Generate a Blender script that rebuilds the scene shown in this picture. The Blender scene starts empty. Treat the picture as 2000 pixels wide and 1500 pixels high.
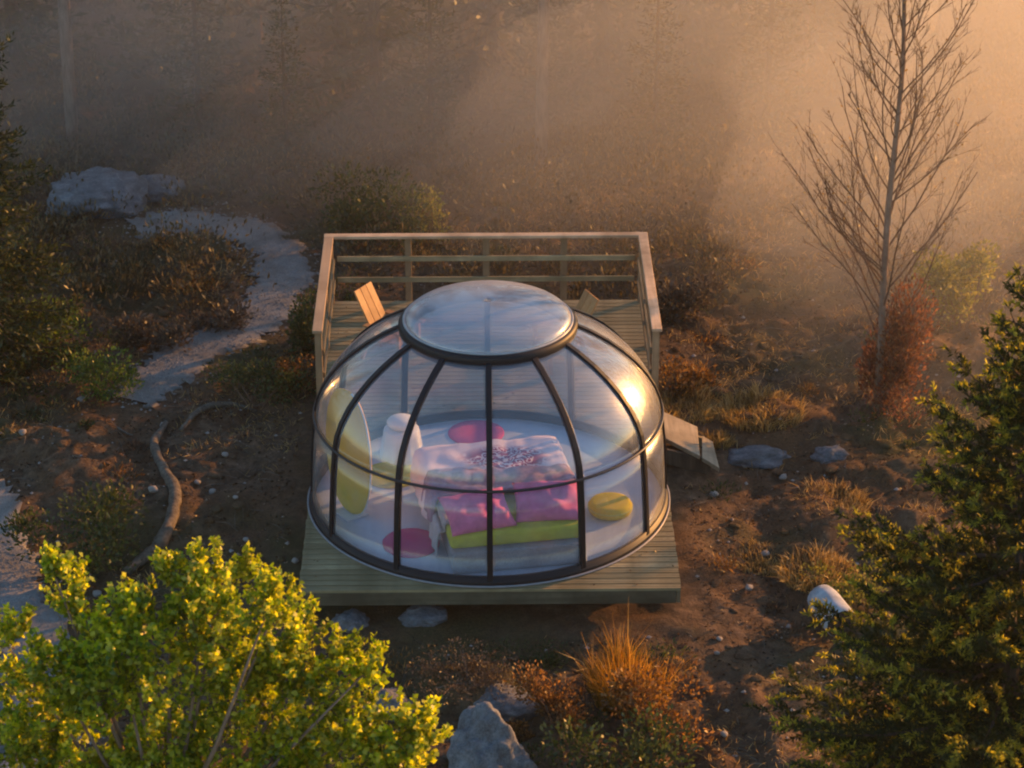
import bpy, math, random
import numpy as np
from mathutils import Vector, Matrix, noise as mnoise

C = bpy.context.scene.collection
sc = bpy.context.scene
rnd = random.Random(11)
R_ = np.random.default_rng(11)

# ------------------------------------------------------------------ camera, sky, sun, exposure
F_PX, PITCH, CAM_H, CAM_D, CAM_X, YAW = 5211.8, 0.451905, 15.506, 26.531, -0.1217, 0.01407
cam_d = bpy.data.cameras.new('camera'); cam = bpy.data.objects.new('camera', cam_d); C.objects.link(cam)
cam_d.sensor_width = 36.0; cam_d.lens = 36.0 * F_PX / 2000.0
cam_d.clip_start = 0.5; cam_d.clip_end = 600
cam.location = (CAM_X, -CAM_D, CAM_H)
cam.rotation_euler = (math.pi / 2 - PITCH, 0, -YAW)
cam_d.dof.use_dof = True; cam_d.dof.focus_distance = 30.5; cam_d.dof.aperture_fstop = 5.0
sc.camera = cam

SUN_AZ, SUN_EL = math.radians(56.0), math.radians(13.5)        # clockwise from +Y
SDIR = Vector((math.sin(SUN_AZ) * math.cos(SUN_EL), math.cos(SUN_AZ) * math.cos(SUN_EL), math.sin(SUN_EL)))
world = bpy.data.worlds.new('World'); sc.world = world; world.use_nodes = True
wn = world.node_tree.nodes; wl = world.node_tree.links
bg = wn['Background']; sky = wn.new('ShaderNodeTexSky'); sky.sky_type = 'NISHITA'
sky.sun_disc = False; sky.sun_elevation = SUN_EL; sky.sun_rotation = SUN_AZ
sky.air_density = 1.2; sky.dust_density = 0.6; sky.ozone_density = 2.5
wl.new(sky.outputs[0], bg.inputs[0]); bg.inputs[1].default_value = 0.115
sl = bpy.data.lights.new('sun', 'SUN'); so = bpy.data.objects.new('sun', sl); C.objects.link(so)
sl.energy = 5.0; sl.angle = math.radians(0.6); sl.color = (1.0, 0.44, 0.11)
so.rotation_euler = SDIR.to_track_quat('Z', 'Y').to_euler(); so.location = SDIR * 60
sc.view_settings.view_transform = 'Standard'; sc.view_settings.look = 'None'
sc.view_settings.gamma = 1.0; sc.view_settings.exposure = 1.3
sc.view_settings.use_curve_mapping = False
sc.render.engine = 'CYCLES'
cy = sc.cycles
cy.use_denoising = True
cy.max_bounces = 7; cy.diffuse_bounces = 3; cy.glossy_bounces = 4; cy.transmission_bounces = 4
cy.transparent_max_bounces = 24; cy.volume_bounces = 2
cy.caustics_reflective = False; cy.caustics_refractive = False
cy.filter_width = 2.1

# ------------------------------------------------------------------ measuring helpers
FWD = np.array([math.sin(YAW) * math.cos(PITCH), math.cos(YAW) * math.cos(PITCH), -math.sin(PITCH)])
RGT = np.array([math.cos(YAW), -math.sin(YAW), 0.0]); DWN = -np.cross(RGT, FWD)
ORG = np.array([CAM_X, -CAM_D, CAM_H])
def ray(u, v): return FWD + (u - 1000) / F_PX * RGT + (v - 750) / F_PX * DWN
def at_z(u, v, z):
    r = ray(u, v); return ORG + r * ((z - CAM_H) / r[2])
def at_y(u, v, y):
    r = ray(u, v); return ORG + r * ((y + CAM_D) / r[1])

# value noise for the terrain
_perm = np.random.default_rng(5).random((256, 256))
def vnoise(x, y):
    x = np.asarray(x, float); y = np.asarray(y, float)
    xi = np.floor(x).astype(int); yi = np.floor(y).astype(int); fx = x - xi; fy = y - yi
    fx = fx * fx * (3 - 2 * fx); fy = fy * fy * (3 - 2 * fy)
    a = _perm[xi & 255, yi & 255]; b = _perm[(xi + 1) & 255, yi & 255]
    c = _perm[xi & 255, (yi + 1) & 255]; d = _perm[(xi + 1) & 255, (yi + 1) & 255]
    return (a * (1 - fx) + b * fx) * (1 - fy) + (c * (1 - fx) + d * fx) * fy - 0.5
def sstep(a, b, x):
    t = np.clip((np.asarray(x, float) - a) / (b - a), 0, 1); return t * t * (3 - 2 * t)
def dist_poly(x, y, pts):
    x = np.asarray(x, float); y = np.asarray(y, float); d = np.full(np.broadcast(x, y).shape, 1e9)
    for (ax, ay), (bx, by) in zip(pts[:-1], pts[1:]):
        vx, vy = bx - ax, by - ay; L = vx * vx + vy * vy + 1e-9
        t = np.clip(((x - ax) * vx + (y - ay) * vy) / L, 0, 1)
        d = np.minimum(d, np.hypot(x - ax - t * vx, y - ay - t * vy))
    return d
def spline(pts, n=8):
    pts = [np.array(p, float) for p in pts]; out = []
    P = [2 * pts[0] - pts[1]] + pts + [2 * pts[-1] - pts[-2]]
    for i in range(1, len(P) - 2):
        for k in range(n):
            t = k / n; a, b, c, d = P[i - 1], P[i], P[i + 1], P[i + 2]
            out.append(0.5 * ((2 * b) + (-a + c) * t + (2 * a - 5 * b + 4 * c - d) * t * t + (-a + 3 * b - 3 * c + d) * t ** 3))
    out.append(pts[-1]); return out
Z0 = -0.56
PATH_A = [tuple(p[:2]) for p in spline([at_z(u, v, Z0)[:2] for u, v in
          [(255, 800), (318, 752), (400, 700), (480, 655), (535, 605), (556, 550), (540, 500), (485, 468), (400, 455), (325, 452), (265, 462)]], 5)]
PATH_B = [tuple(p[:2]) for p in spline([at_z(u, v, Z0)[:2] for u, v in
          [(-120, 880), (-50, 985), (5, 1090), (45, 1190), (62, 1300), (70, 1420), (60, 1560)]], 5)]
def zg(x, y):
    x = np.asarray(x, float); y = np.asarray(y, float)
    h = 0.30 * vnoise(x * .23 + 7, y * .23 + 3) + 0.26 * vnoise(x * .55 + 31, y * .55 + 9)
    f = 0.20 * vnoise(x * 1.3 + 2, y * 1.3 + 8) + .17 * vnoise(x * 2.9, y * 2.9 + 4) + .10 * vnoise(x * 5.9 + 4, y * 5.9) + .05 * vnoise(x * 10.5, y * 10.5 + 6)
    flat = np.minimum(sstep(.35, .9, dist_poly(x, y, PATH_A)), sstep(.3, .8, dist_poly(x, y, PATH_B)))
    deck = sstep(0, 1.3, np.maximum(np.maximum(np.abs(x) - 2.3, 0), np.maximum(np.maximum(-y - .2, y - 8.3), 0)))
    z = Z0 + h * (0.35 + .65 * deck) + f * flat * (.3 + .7 * deck)
    z = z - 0.035 * np.maximum(y - 9, 0) * sstep(9, 16, y) + .04 * np.maximum(y - 26, 0)
    z = z + .13 * (1 - deck)
    z = z + .22 * np.exp(-((x - 3.6) / 1.1) ** 2 - ((y - 4.9) / .5) ** 2) + .15 * np.exp(-((x - 4.7) / 1.6) ** 2 - ((y - 2.2) / .5) ** 2)
    z = z + (.20 * np.exp(-((x + .3) / 1.5) ** 2 - ((y + 1.25) / .45) ** 2) * (.6 + 1.6 * vnoise(x * 2.1 + 3, y * 2.1)))
    return z
def zgf(x, y): return float(zg(x, y))
def gp(u, v):
    z = Z0
    for _ in range(12):
        p = at_z(u, v, z); z = .5 * z + .5 * zgf(p[0], p[1])
    p = at_z(u, v, z); return Vector((p[0], p[1], zgf(p[0], p[1])))
def pxm(p): return F_PX / float(np.dot(np.array(p) - ORG, FWD))       # pixels of the 2000 wide photograph per metre

# ------------------------------------------------------------------ mesh helpers
def np_mesh(name, V, F, mats, smooth=False, mi=None):
    V = np.asarray(V, np.float32); F = np.asarray(F, np.int32); k = F.shape[1]
    me = bpy.data.meshes.new(name)
    me.vertices.add(len(V)); me.vertices.foreach_set('co', V.ravel())
    me.loops.add(F.size); me.loops.foreach_set('vertex_index', F.ravel())
    me.polygons.add(len(F)); me.polygons.foreach_set('loop_start', np.arange(0, F.size, k, dtype=np.int32))
    for m in (mats if isinstance(mats, (list, tuple)) else [mats]): me.materials.append(m)
    if smooth: me.polygons.foreach_set('use_smooth', np.ones(len(F), bool))
    if mi is not None: me.polygons.foreach_set('material_index', np.asarray(mi, np.int32))
    me.update(calc_edges=True); return me
class MB:
    def __init__(s): s.v = []; s.f = []
    def add(s, V, F):
        n = len(s.v); s.v += [tuple(map(float, p)) for p in V]; s.f += [tuple(i + n for i in f) for f in F]; return s
    def box(s, c, d, rot=None):
        P = [Vector((x * d[0] / 2, y * d[1] / 2, z * d[2] / 2)) for x in (-1, 1) for y in (-1, 1) for z in (-1, 1)]
        if rot: P = [rot @ p for p in P]
        P = [p + Vector(c) for p in P]
        return s.add(P, [(0, 1, 3, 2), (4, 6, 7, 5), (0, 4, 5, 1), (2, 3, 7, 6), (0, 2, 6, 4), (1, 5, 7, 3)])
    def bar(s, a, b, w, h, up=(0, 0, 1)):
        a = Vector(a); b = Vector(b); d = (b - a).normalized(); u = Vector(up)
        sd = d.cross(u).normalized(); u = sd.cross(d)
        P = [p + sd * (i * w / 2) + u * (j * h / 2) for p in (a, b) for i, j in ((-1, -1), (1, -1), (1, 1), (-1, 1))]
        return s.add(P, [(3, 2, 1, 0), (4, 5, 6, 7)] + [(i, (i + 1) % 4, 4 + (i + 1) % 4, 4 + i) for i in range(4)])
    def tube(s, pts, rad, n=6, closed=False, aspect=1.0):
        pts = [Vector(p) for p in pts]; m = len(pts); rings = []
        if not hasattr(rad, '__len__'): rad = [rad] * m
        ref = Vector((0, 0, 1)); V = []; F = []
        for i, p in enumerate(pts):
            t = (pts[(i + 1) % m] - pts[i - 1]) if closed else (pts[min(i + 1, m - 1)] - pts[max(i - 1, 0)])
            t.normalize()
            if abs(t.dot(ref)) > .97: ref = Vector((1, 0, 0))
            a = t.cross(ref).normalized(); b = a.cross(t); ref = b
            for k in range(n):
                an = 2 * math.pi * (k + .5) / n; V.append(p + (a * math.cos(an) + b * math.sin(an) * aspect) * rad[i])
        for i in range(m if closed else m - 1):
            j = (i + 1) % m
            for k in range(n): F.append((i * n + k, i * n + (k + 1) % n, j * n + (k + 1) % n, j * n + k))
        if not closed: F += [tuple(range(n - 1, -1, -1)), tuple((m - 1) * n + k for k in range(n))]
        return s.add(V, F)
    def lathe(s, prof, n=32, c=(0, 0, 0), cap=True):
        V = []; F = []; m = len(prof)
        for r, z in prof:
            for k in range(n):
                a = 2 * math.pi * k / n; V.append((c[0] + r * math.cos(a), c[1] + r * math.sin(a), c[2] + z))
        for i in range(m - 1):
            for k in range(n): F.append((i * n + k, i * n + (k + 1) % n, (i + 1) * n + (k + 1) % n, (i + 1) * n + k))
        if cap: F += [tuple(range(n - 1, -1, -1)), tuple((m - 1) * n + k for k in range(n))]
        return s.add(V, F)
    def mesh(s, name, mat, smooth=False):
        me = bpy.data.meshes.new(name); me.from_pydata(s.v, [], s.f); me.materials.append(mat)
        if smooth:
            for p in me.polygons: p.use_smooth = True
        me.update(); return me
    def build(s, name, mat, parent=None, smooth=False, loc=None, bevel=0):
        return put(name, s.mesh(name, mat, smooth), parent, loc, bevel)
def put(name, me, parent=None, loc=None, bevel=0):
    o = bpy.data.objects.new(name, me); C.objects.link(o)
    if parent is not None: o.parent = parent
    if loc is not None: o.location = loc
    if bevel:
        b = o.modifiers.new('bevel', 'BEVEL'); b.width = bevel; b.segments = 2; b.limit_method = 'ANGLE'
    return o
def tag(o, label=None, cat=None, group=None, kind=None):
    if label: o['label'] = label
    if cat: o['category'] = cat
    if group: o['group'] = group
    if kind: o['kind'] = kind
    return o
def thing(name, label, cat, loc=(0, 0, 0), rz=0, group=None):
    o = bpy.data.objects.new(name, None); C.objects.link(o); o.location = loc; o.rotation_euler = (0, 0, rz)
    o.empty_display_size = .2
    return tag(o, label, cat, group)
def copy_tree(o, loc, rz, label, scale=1, parent=None):
    c = o.copy(); C.objects.link(c); c.location = loc; c.rotation_euler = (0, 0, rz); c.scale = (scale,) * 3
    if label: c['label'] = label
    for ch in o.children:
        d = ch.copy(); C.objects.link(d); d.parent = c
        for g in ch.children:
            e = g.copy(); C.objects.link(e); e.parent = d
    return c

# ------------------------------------------------------------------ material helpers
def srgb(r, g, b): return tuple((c / 255) ** 2.2 for c in (r, g, b)) + (1,)
class NT:
    def __init__(s, name):
        s.m = bpy.data.materials.new(name); s.m.use_nodes = True; s.t = s.m.node_tree; s.n = s.t.nodes; s.l = s.t.links
        s.b = s.n['Principled BSDF']; s.out = s.n['Material Output']; s.co = s.n.new('ShaderNodeTexCoord')
    def noise(s, scale, detail=4, rough=.55, vec=None, dist=0):
        n = s.n.new('ShaderNodeTexNoise'); n.inputs['Scale'].default_value = scale; n.inputs['Detail'].default_value = detail
        n.inputs['Roughness'].default_value = rough; n.inputs['Distortion'].default_value = dist
        s.l.new(vec if vec is not None else s.co.outputs['Object'], n.inputs['Vector']); return n.outputs['Fac']
    def mapping(s, scale, src='Object'):
        n = s.n.new('ShaderNodeMapping'); n.inputs['Scale'].default_value = scale; s.l.new(s.co.outputs[src], n.inputs['Vector']); return n.outputs[0]
    def ramp(s, fac, stops):
        n = s.n.new('ShaderNodeValToRGB'); e = n.color_ramp.elements
        while len(e) < len(stops): e.new(.5)
        for i, (p, c) in enumerate(stops):
            e[i].position = p; e[i].color = c if len(c) == 4 else tuple(c) + (1,)
        s.l.new(fac, n.inputs[0]); return n.outputs[0]
    def mix(s, fac, a, b, mode='MIX'):
        n = s.n.new('ShaderNodeMix'); n.data_type = 'RGBA'; n.blend_type = mode
        for sock, val in ((n.inputs[0], fac), (n.inputs[6], a), (n.inputs[7], b)):
            if hasattr(val, 'links'): s.l.new(val, sock)
            else: sock.default_value = val if not hasattr(val, '__len__') else (tuple(val) + (1,))[:4]
        return n.outputs[2]
    def bump(s, fac, strength=.4, dist=.02, prev=None):
        n = s.n.new('ShaderNodeBump'); n.inputs['Strength'].default_value = strength; n.inputs['Distance'].default_value = dist
        s.l.new(fac, n.inputs['Height'])
        if prev is not None: s.l.new(prev, n.inputs['Normal'])
        s.l.new(n.outputs[0], s.b.inputs['Normal']); return n.outputs[0]
    def col(s, c):
        if hasattr(c, 'links'): s.l.new(c, s.b.inputs['Base Color'])
        else: s.b.inputs['Base Color'].default_value = (tuple(c) + (1,))[:4]
        return s
    def set(s, rough=.8, spec=.3, metal=0):
        s.b.inputs['Roughness'].default_value = rough; s.b.inputs['Specular IOR Level'].default_value = spec; s.b.inputs['Metallic'].default_value = metal; return s
    def island(s):
        g = s.n.new('ShaderNodeNewGeometry'); return g.outputs['Random Per Island']
    def objrand(s):
        g = s.n.new('ShaderNodeObjectInfo'); return g.outputs['Random']

def leaf_mat(name, stops, transl=.45, tcol_gain=1.3, gloss=.025, clump=1.2):
    t = NT(name); n = t.n
    r = t.island(); c = t.ramp(r, stops)
    nz = t.noise(clump, 3)
    c = t.mix(t.ramp(nz, [(.35, (.62, .62, .62)), (.65, (1.15, 1.15, 1.1))]), (0, 0, 0), c)
    n.remove(t.b)
    d = n.new('ShaderNodeBsdfDiffuse'); tr = n.new('ShaderNodeBsdfTranslucent'); g = n.new('ShaderNodeBsdfGlossy'); g.inputs['Roughness'].default_value = .42
    hs = n.new('ShaderNodeHueSaturation'); hs.inputs['Value'].default_value = tcol_gain; hs.inputs['Saturation'].default_value = 1.1
    t.l.new(c, hs.inputs['Color']); t.l.new(c, d.inputs[0]); t.l.new(hs.outputs[0], tr.inputs[0]); g.inputs[0].default_value = (.9, .9, .85, 1)
    m1 = n.new('ShaderNodeMixShader'); m1.inputs[0].default_value = transl; t.l.new(d.outputs[0], m1.inputs[1]); t.l.new(tr.outputs[0], m1.inputs[2])
    m2 = n.new('ShaderNodeMixShader'); m2.inputs[0].default_value = gloss; t.l.new(m1.outputs[0], m2.inputs[1]); t.l.new(g.outputs[0], m2.inputs[2])
    t.l.new(m2.outputs[0], t.out.inputs[0]); return t.m

def simple(name, c, rough=.6, spec=.3, metal=0, var=.15, scale=8, bump=0):
    t = NT(name).set(rough, spec, metal); nz = t.noise(scale, 4)
    a = tuple(x * (1 - var) for x in c); b = tuple(min(1, x * (1 + var)) for x in c)
    t.col(t.ramp(nz, [(.3, a), (.7, b)]))
    if bump: t.bump(nz, bump, .01)
    return t.m
def wood(name, a, b, axis='X', rough=.75, grooves=False):
    t = NT(name).set(rough, .25)
    sc_ = {'X': (1.2, 22, 22), 'Y': (22, 1.2, 22), 'Z': (22, 22, 1.2)}[axis]
    off = t.n.new('ShaderNodeVectorMath'); off.operation = 'ADD'
    cmb = t.n.new('ShaderNodeCombineXYZ'); r = t.objrand()
    ml = t.n.new('ShaderNodeMath'); ml.operation = 'MULTIPLY'; ml.inputs[1].default_value = 37; t.l.new(r, ml.inputs[0])
    for i in range(3): t.l.new(ml.outputs[0], cmb.inputs[i])
    t.l.new(t.mapping(sc_), off.inputs[0]); t.l.new(cmb.outputs[0], off.inputs[1])
    g = t.noise(1.0, 5, .6, off.outputs[0], .4)
    c = t.ramp(g, [(.28, a), (.72, b)])
    blot = t.noise(1.7, 4, .6)
    c = t.mix(t.ramp(blot, [(.40, (0, 0, 0)), (.62, (.75, .75, .75))]), c, tuple(x * .5 for x in a[:3]))
    c = t.mix(t.ramp(r, [(0, (.0, .0, .0)), (1, (.7, .7, .7))]), c, tuple(x * .62 for x in a[:3]))
    t.col(c)
    t.bump(g, .35, .004); return t.m

M = {}
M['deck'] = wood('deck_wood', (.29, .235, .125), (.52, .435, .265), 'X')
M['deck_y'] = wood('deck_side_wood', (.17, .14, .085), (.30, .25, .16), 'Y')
M['fascia'] = wood('shade_toned_edge_board', (.085, .072, .045), (.17, .15, .10), 'X')  # deck wood darkened: the shade on the end face is in the colour
M['rail_x'] = wood('rail_wood_cross', (.50, .34, .20), (.74, .54, .36), 'X')
M['rail_y'] = wood('rail_wood_side', (.50, .34, .20), (.74, .54, .36), 'Y')
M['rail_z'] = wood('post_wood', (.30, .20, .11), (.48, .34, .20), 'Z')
M['ramp'] = wood('step_wood', (.26, .21, .14), (.42, .35, .25), 'Y')
M['chair'] = wood('chair_wood', (.42, .20, .07), (.62, .34, .14), 'Z', .5)
M['frame'] = simple('dark_frame', (.010, .010, .013), .5, .25, 0, .2, 30)
M['hoopm'] = simple('hoop_metal', (.02, .02, .024), .36, .4, .0, .2, 30)
M['floor'] = None
t = NT('dome_floor_cover').set(.42, .4)
st = t.noise(1.0, 3, .6, t.mapping((9, .5, 1)))
t.col(t.mix(t.noise(2.5, 4), t.ramp(st, [(.3, (.38, .46, .62)), (.7, (.52, .60, .74))]), (.46, .54, .68))); M['floor'] = t.m
M['rug_pink'] = simple('pink_pile', (.55, .035, .20), .95, .1, 0, .25, 60, .5)
M['rug_rose'] = simple('rose_pile', (.62, .10, .28), .95, .1, 0, .25, 60, .5)
M['rug_yellow'] = simple('yellow_pile', (.60, .47, .03), .95, .1, 0, .2, 60, .5)
M['rug_lime'] = simple('lime_pile', (.46, .48, .12), .95, .1, 0, .2, 60, .5)
M['pillow'] = simple('pillow_cotton', (.66, .16, .36), .85, .15, 0, .16, 9, .6)
M['sheet'] = simple('lime_sheet', (.44, .47, .035), .85, .15, 0, .14, 9, .3)
M['bedbase'] = simple('bed_base_fabric', (.24, .26, .32), .9, .15, 0, .15, 40, .3)
M['blanket'] = simple('mauve_blanket', (.34, .22, .33), .95, .1, 0, .22, 14, .4)
M['white_cloth'] = simple('white_cloth', (.70, .73, .78), .85, .2, 0, .08, 6, .2)
M['lamp_white'] = simple('white_glass_lamp', (.80, .82, .84), .35, .4, 0, .04, 6)
M['grey_drape'] = simple('grey_drape', (.42, .42, .48), .9, .15, 0, .12, 8, .3)
# yellow oval screen: yellow above, lime towards the foot (dyed fabric)
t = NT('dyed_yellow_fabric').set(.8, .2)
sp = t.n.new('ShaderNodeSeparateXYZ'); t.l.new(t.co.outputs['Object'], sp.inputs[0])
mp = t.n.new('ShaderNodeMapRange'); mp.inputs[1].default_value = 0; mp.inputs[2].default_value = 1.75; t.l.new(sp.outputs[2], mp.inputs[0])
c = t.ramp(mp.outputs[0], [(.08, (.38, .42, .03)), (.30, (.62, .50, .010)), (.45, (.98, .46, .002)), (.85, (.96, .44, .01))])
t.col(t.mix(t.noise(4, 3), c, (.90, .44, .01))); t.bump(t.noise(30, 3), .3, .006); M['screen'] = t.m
# duvet: white with rose paisley print
t = NT('printed_duvet').set(.88, .15)
vo = t.n.new('ShaderNodeTexVoronoi'); vo.inputs['Scale'].default_value = 11; vo.feature = 'F1'
nm = t.n.new('ShaderNodeTexNoise'); nm.inputs['Scale'].default_value = 7
vm = t.n.new('ShaderNodeMix'); vm.data_type = 'VECTOR'; vm.inputs[0].default_value = .10
t.l.new(t.co.outputs['Object'], nm.inputs['Vector']); t.l.new(t.co.outputs['Object'], vm.inputs[4]); t.l.new(nm.outputs['Color'], vm.inputs[5]); t.l.new(vm.outputs[1], vo.inputs['Vector'])
rings = t.ramp(vo.outputs['Distance'], [(.14, (.1, .1, .1)), (.22, (1, 1, 1)), (.36, (.9, .9, .9)), (.42, (.05, .05, .05)), (.52, (.05, .05, .05)), (.60, (.9, .9, .9))])
sp = t.n.new('ShaderNodeSeparateXYZ'); t.l.new(t.co.outputs['Object'], sp.inputs[0])
reg = t.ramp(t.noise(1.3, 2), [(.40, (0, 0, 0)), (.50, (1, 1, 1))])
cm = t.n.new('ShaderNodeVectorMath'); cm.operation = 'LENGTH'
vs = t.n.new('ShaderNodeVectorMath'); vs.operation = 'MULTIPLY'; vs.inputs[1].default_value = (1.25, 2.2, 0); t.l.new(t.co.outputs['Object'], vs.inputs[0])
va = t.n.new('ShaderNodeVectorMath'); va.operation = 'ADD'; va.inputs[1].default_value = (-.05, -1.35, 0); t.l.new(vs.outputs[0], va.inputs[0]); t.l.new(va.outputs[0], cm.inputs[0])
inn = t.ramp(cm.outputs['Value'], [(.5, (1, 1, 1)), (.75, (0, 0, 0))])
msk = t.mix(1.0, rings, inn, 'MULTIPLY')
t.col(t.mix(msk, (.76, .64, .74), (.26, .008, .10))); t.bump(t.noise(6, 4), .35, .02); M['duvet'] = t.m
# clear plastic of the dome: Fresnel mix of reflection and straight-through light
def clear(name, tint, ior, rough, milky=0.0, scuff=.02, haze_gloss=.45):
    t = NT(name); n = t.n; n.remove(t.b)
    tp = n.new('ShaderNodeBsdfTransparent'); tp.inputs[0].default_value = tint
    fr = n.new('ShaderNodeFresnel'); ge = n.new('ShaderNodeNewGeometry'); mi_ = n.new('ShaderNodeMapRange')       # same index from both sides of a thin pane
    mi_.inputs[3].default_value = ior; mi_.inputs[4].default_value = 1 / ior; t.l.new(ge.outputs['Backfacing'], mi_.inputs[0]); t.l.new(mi_.outputs[0], fr.inputs[0])
    nz = t.noise(1.6, 5, .6); bp = n.new('ShaderNodeBump'); bp.inputs['Strength'].default_value = .06; bp.inputs['Distance'].default_value = .05
    t.l.new(nz, bp.inputs['Height']); gm = n.new('ShaderNodeMixShader'); gm.inputs[0].default_value = haze_gloss
    for i, r in enumerate((rough, .28)):                     # polished plastic with a film of fine scuffs
        g = n.new('ShaderNodeBsdfGlossy'); g.inputs['Roughness'].default_value = r; t.l.new(bp.outputs[0], g.inputs['Normal']); t.l.new(g.outputs[0], gm.inputs[1 + i])
    m = n.new('ShaderNodeMixShader'); t.l.new(fr.outputs[0], m.inputs[0]); t.l.new(tp.outputs[0], m.inputs[1]); t.l.new(gm.outputs[0], m.inputs[2])
    d = n.new('ShaderNodeBsdfDiffuse'); d.inputs[0].default_value = (.64, .70, .80, 1)
    dm = n.new('ShaderNodeMixShader'); f = t.ramp(t.noise(3.5, 5, .65), [(.35, (milky,) * 3), (.75, (milky + scuff,) * 3)])
    t.l.new(f, dm.inputs[0]); t.l.new(m.outputs[0], dm.inputs[1]); t.l.new(d.outputs[0], dm.inputs[2])
    t.l.new(dm.outputs[0], t.out.inputs[0]); return t.m
M['clear'] = clear('clear_dome_pane', (.965, .97, .975, 1), 1.8, .04, .03, .05)
M['cap'] = clear('domed_roof_pane', (.90, .92, .95, 1), 2.0, .06, .15, .06)
# ground
t = NT('forest_soil').set(.95, .12)
w = t.co.outputs['Object']
a = t.noise(.9, 6, .62); b_ = t.noise(5.5, 6, .7); c3 = t.noise(38, 4, .7); d4 = t.noise(.33, 4, .6)
base = t.ramp(b_, [(.25, (.028, .020, .013)), (.48, (.080, .054, .035)), (.72, (.18, .122, .078))])
base = t.mix(t.ramp(a, [(.40, (0, 0, 0)), (.66, (1, 1, 1))]), base, t.ramp(c3, [(.3, (.038, .023, .013)), (.7, (.155, .085, .042))]))
base = t.mix(t.ramp(d4, [(.50, (0, 0, 0)), (.64, (.75, .75, .75))]), base, t.ramp(c3, [(.3, (.020, .026, .010)), (.7, (.062, .072, .026))]))
base = t.mix(t.ramp(t.noise(85, 2), [(.66, (0, 0, 0)), (.74, (.8, .8, .8))]), base, (.18, .15, .12))
t.col(base); nb = t.bump(b_, .7, .06); t.bump(c3, .8, .02, nb); M['soil'] = t.m
t = NT('path_gravel').set(.9, .2)
g1 = t.noise(2.2, 5, .6); g2 = t.noise(60, 3, .7)
t.col(t.mix(t.ramp(g1, [(.35, (0, 0, 0)), (.7, (.8, .8, .8))]), t.ramp(g2, [(.3, (.13, .125, .12)), (.7, (.30, .29, .275))]), (.11, .095, .08)))
t.bump(g2, .8, .012); M['gravel'] = t.m
t = NT('granite').set(.9, .2)
g1 = t.noise(3.0, 6, .65); g2 = t.noise(22, 4, .7); vl = t.noise(7, 5, .7)
cg = t.ramp(g1, [(.32, (.026, .028, .034)), (.52, (.085, .092, .104)), (.74, (.22, .23, .25))])
cg = t.mix(t.ramp(vl, [(.60, (0, 0, 0)), (.68, (.7, .7, .7))]), cg, (.035, .035, .035))
t.col(t.mix(.25, cg, t.ramp(g2, [(.3, (.08, .08, .08)), (.7, (.4, .4, .42))]))); nb = t.bump(g1, .6, .06); t.bump(g2, .5, .015, nb); M['rock'] = t.m
M['stone'] = simple('pale_stone', (.25, .225, .20), .85, .2, 0, .2, 25, .4)
M['bark'] = None
def barkm(name, a, b, zscale=2.0):
    t = NT(name).set(.92, .15); n1 = t.noise(1.0, 5, .65, t.mapping((14, 14, zscale)))
    t.col(t.ramp(n1, [(.3, a), (.7, b)])); t.bump(n1, .7, .02); return t.m
M['bark'] = barkm('dark_bark', (.035, .026, .02), (.10, .078, .06))
M['bark_birch'] = barkm('young_birch_bark', (.14, .095, .068), (.30, .21, .15), 6)
M['bark_pale'] = barkm('pale_pine_bark', (.10, .075, .065), (.30, .24, .21), 3)
M['twig'] = barkm('thin_twig_bark', (.08, .05, .034), (.17, .11, .075))
M['root'] = barkm('weathered_root_wood', (.055, .045, .034), (.17, .145, .115), 20)
M['log_bark'] = simple('bleached_log_wood', (.30, .32, .35), .85, .2, 0, .25, 9, .5)
M['log_end'] = simple('rotten_log_end', (.05, .034, .026), .95, .1, 0, .4, 22, .6)
M['needle'] = leaf_mat('spruce_needles', [(0, (.016, .024, .008)), (.6, (.036, .046, .012)), (1, (.075, .08, .018))], .28, 1.3, .015, 3.0)
M['lit_tips'] = leaf_mat('sunlit_spruce_tips', [(0, (.10, .11, .016)), (.6, (.27, .25, .03)), (1, (.52, .44, .07))], .5, 1.35, .015, 3.0)  # golden sunlight on the twig tips, put into the needle colour
M['needle_bg'] = leaf_mat('forest_needles', [(0, (.030, .040, .016)), (.6, (.055, .062, .022)), (1, (.10, .085, .03))], .3, 1.3, .03)
M['yleaf'] = leaf_mat('yellow_green_leaves', [(0, (.10, .19, .012)), (.4, (.30, .37, .014)), (.75, (.50, .50, .02)), (1, (.70, .66, .09))], .55, 1.35, .03, 2.2)
M['green'] = leaf_mat('green_shrub_leaves', [(0, (.045, .085, .014)), (.6, (.10, .155, .024)), (1, (.19, .22, .04))], .4)
M['dkgreen'] = leaf_mat('dark_shrub_leaves', [(0, (.024, .04, .012)), (.6, (.050, .072, .018)), (1, (.095, .11, .03))], .35)
M['ygreen'] = leaf_mat('lime_shrub_leaves', [(0, (.10, .12, .02)), (.6, (.2, .2, .04)), (1, (.36, .32, .08))], .5)
M['heath'] = leaf_mat('rust_heather', [(0, (.07, .035, .014)), (.5, (.17, .085, .025)), (1, (.38, .21, .07))], .45)
M['red'] = leaf_mat('red_brown_twigs', [(0, (.10, .042, .022)), (.6, (.21, .085, .042)), (1, (.34, .16, .075))], .5)
M['brown'] = leaf_mat('grey_brown_scrub', [(0, (.045, .034, .026)), (.6, (.09, .07, .052)), (1, (.15, .12, .085))], .35)
M['straw'] = leaf_mat('dry_grass', [(0, (.15, .10, .035)), (.6, (.34, .23, .085)), (1, (.52, .38, .17))], .45)
M['rust_grass'] = leaf_mat('rust_orange_grass', [(0, (.08, .075, .015)), (.35, (.22, .12, .025)), (.75, (.46, .22, .04)), (1, (.62, .38, .10))], .5, 1.3, .02, 5)
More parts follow.
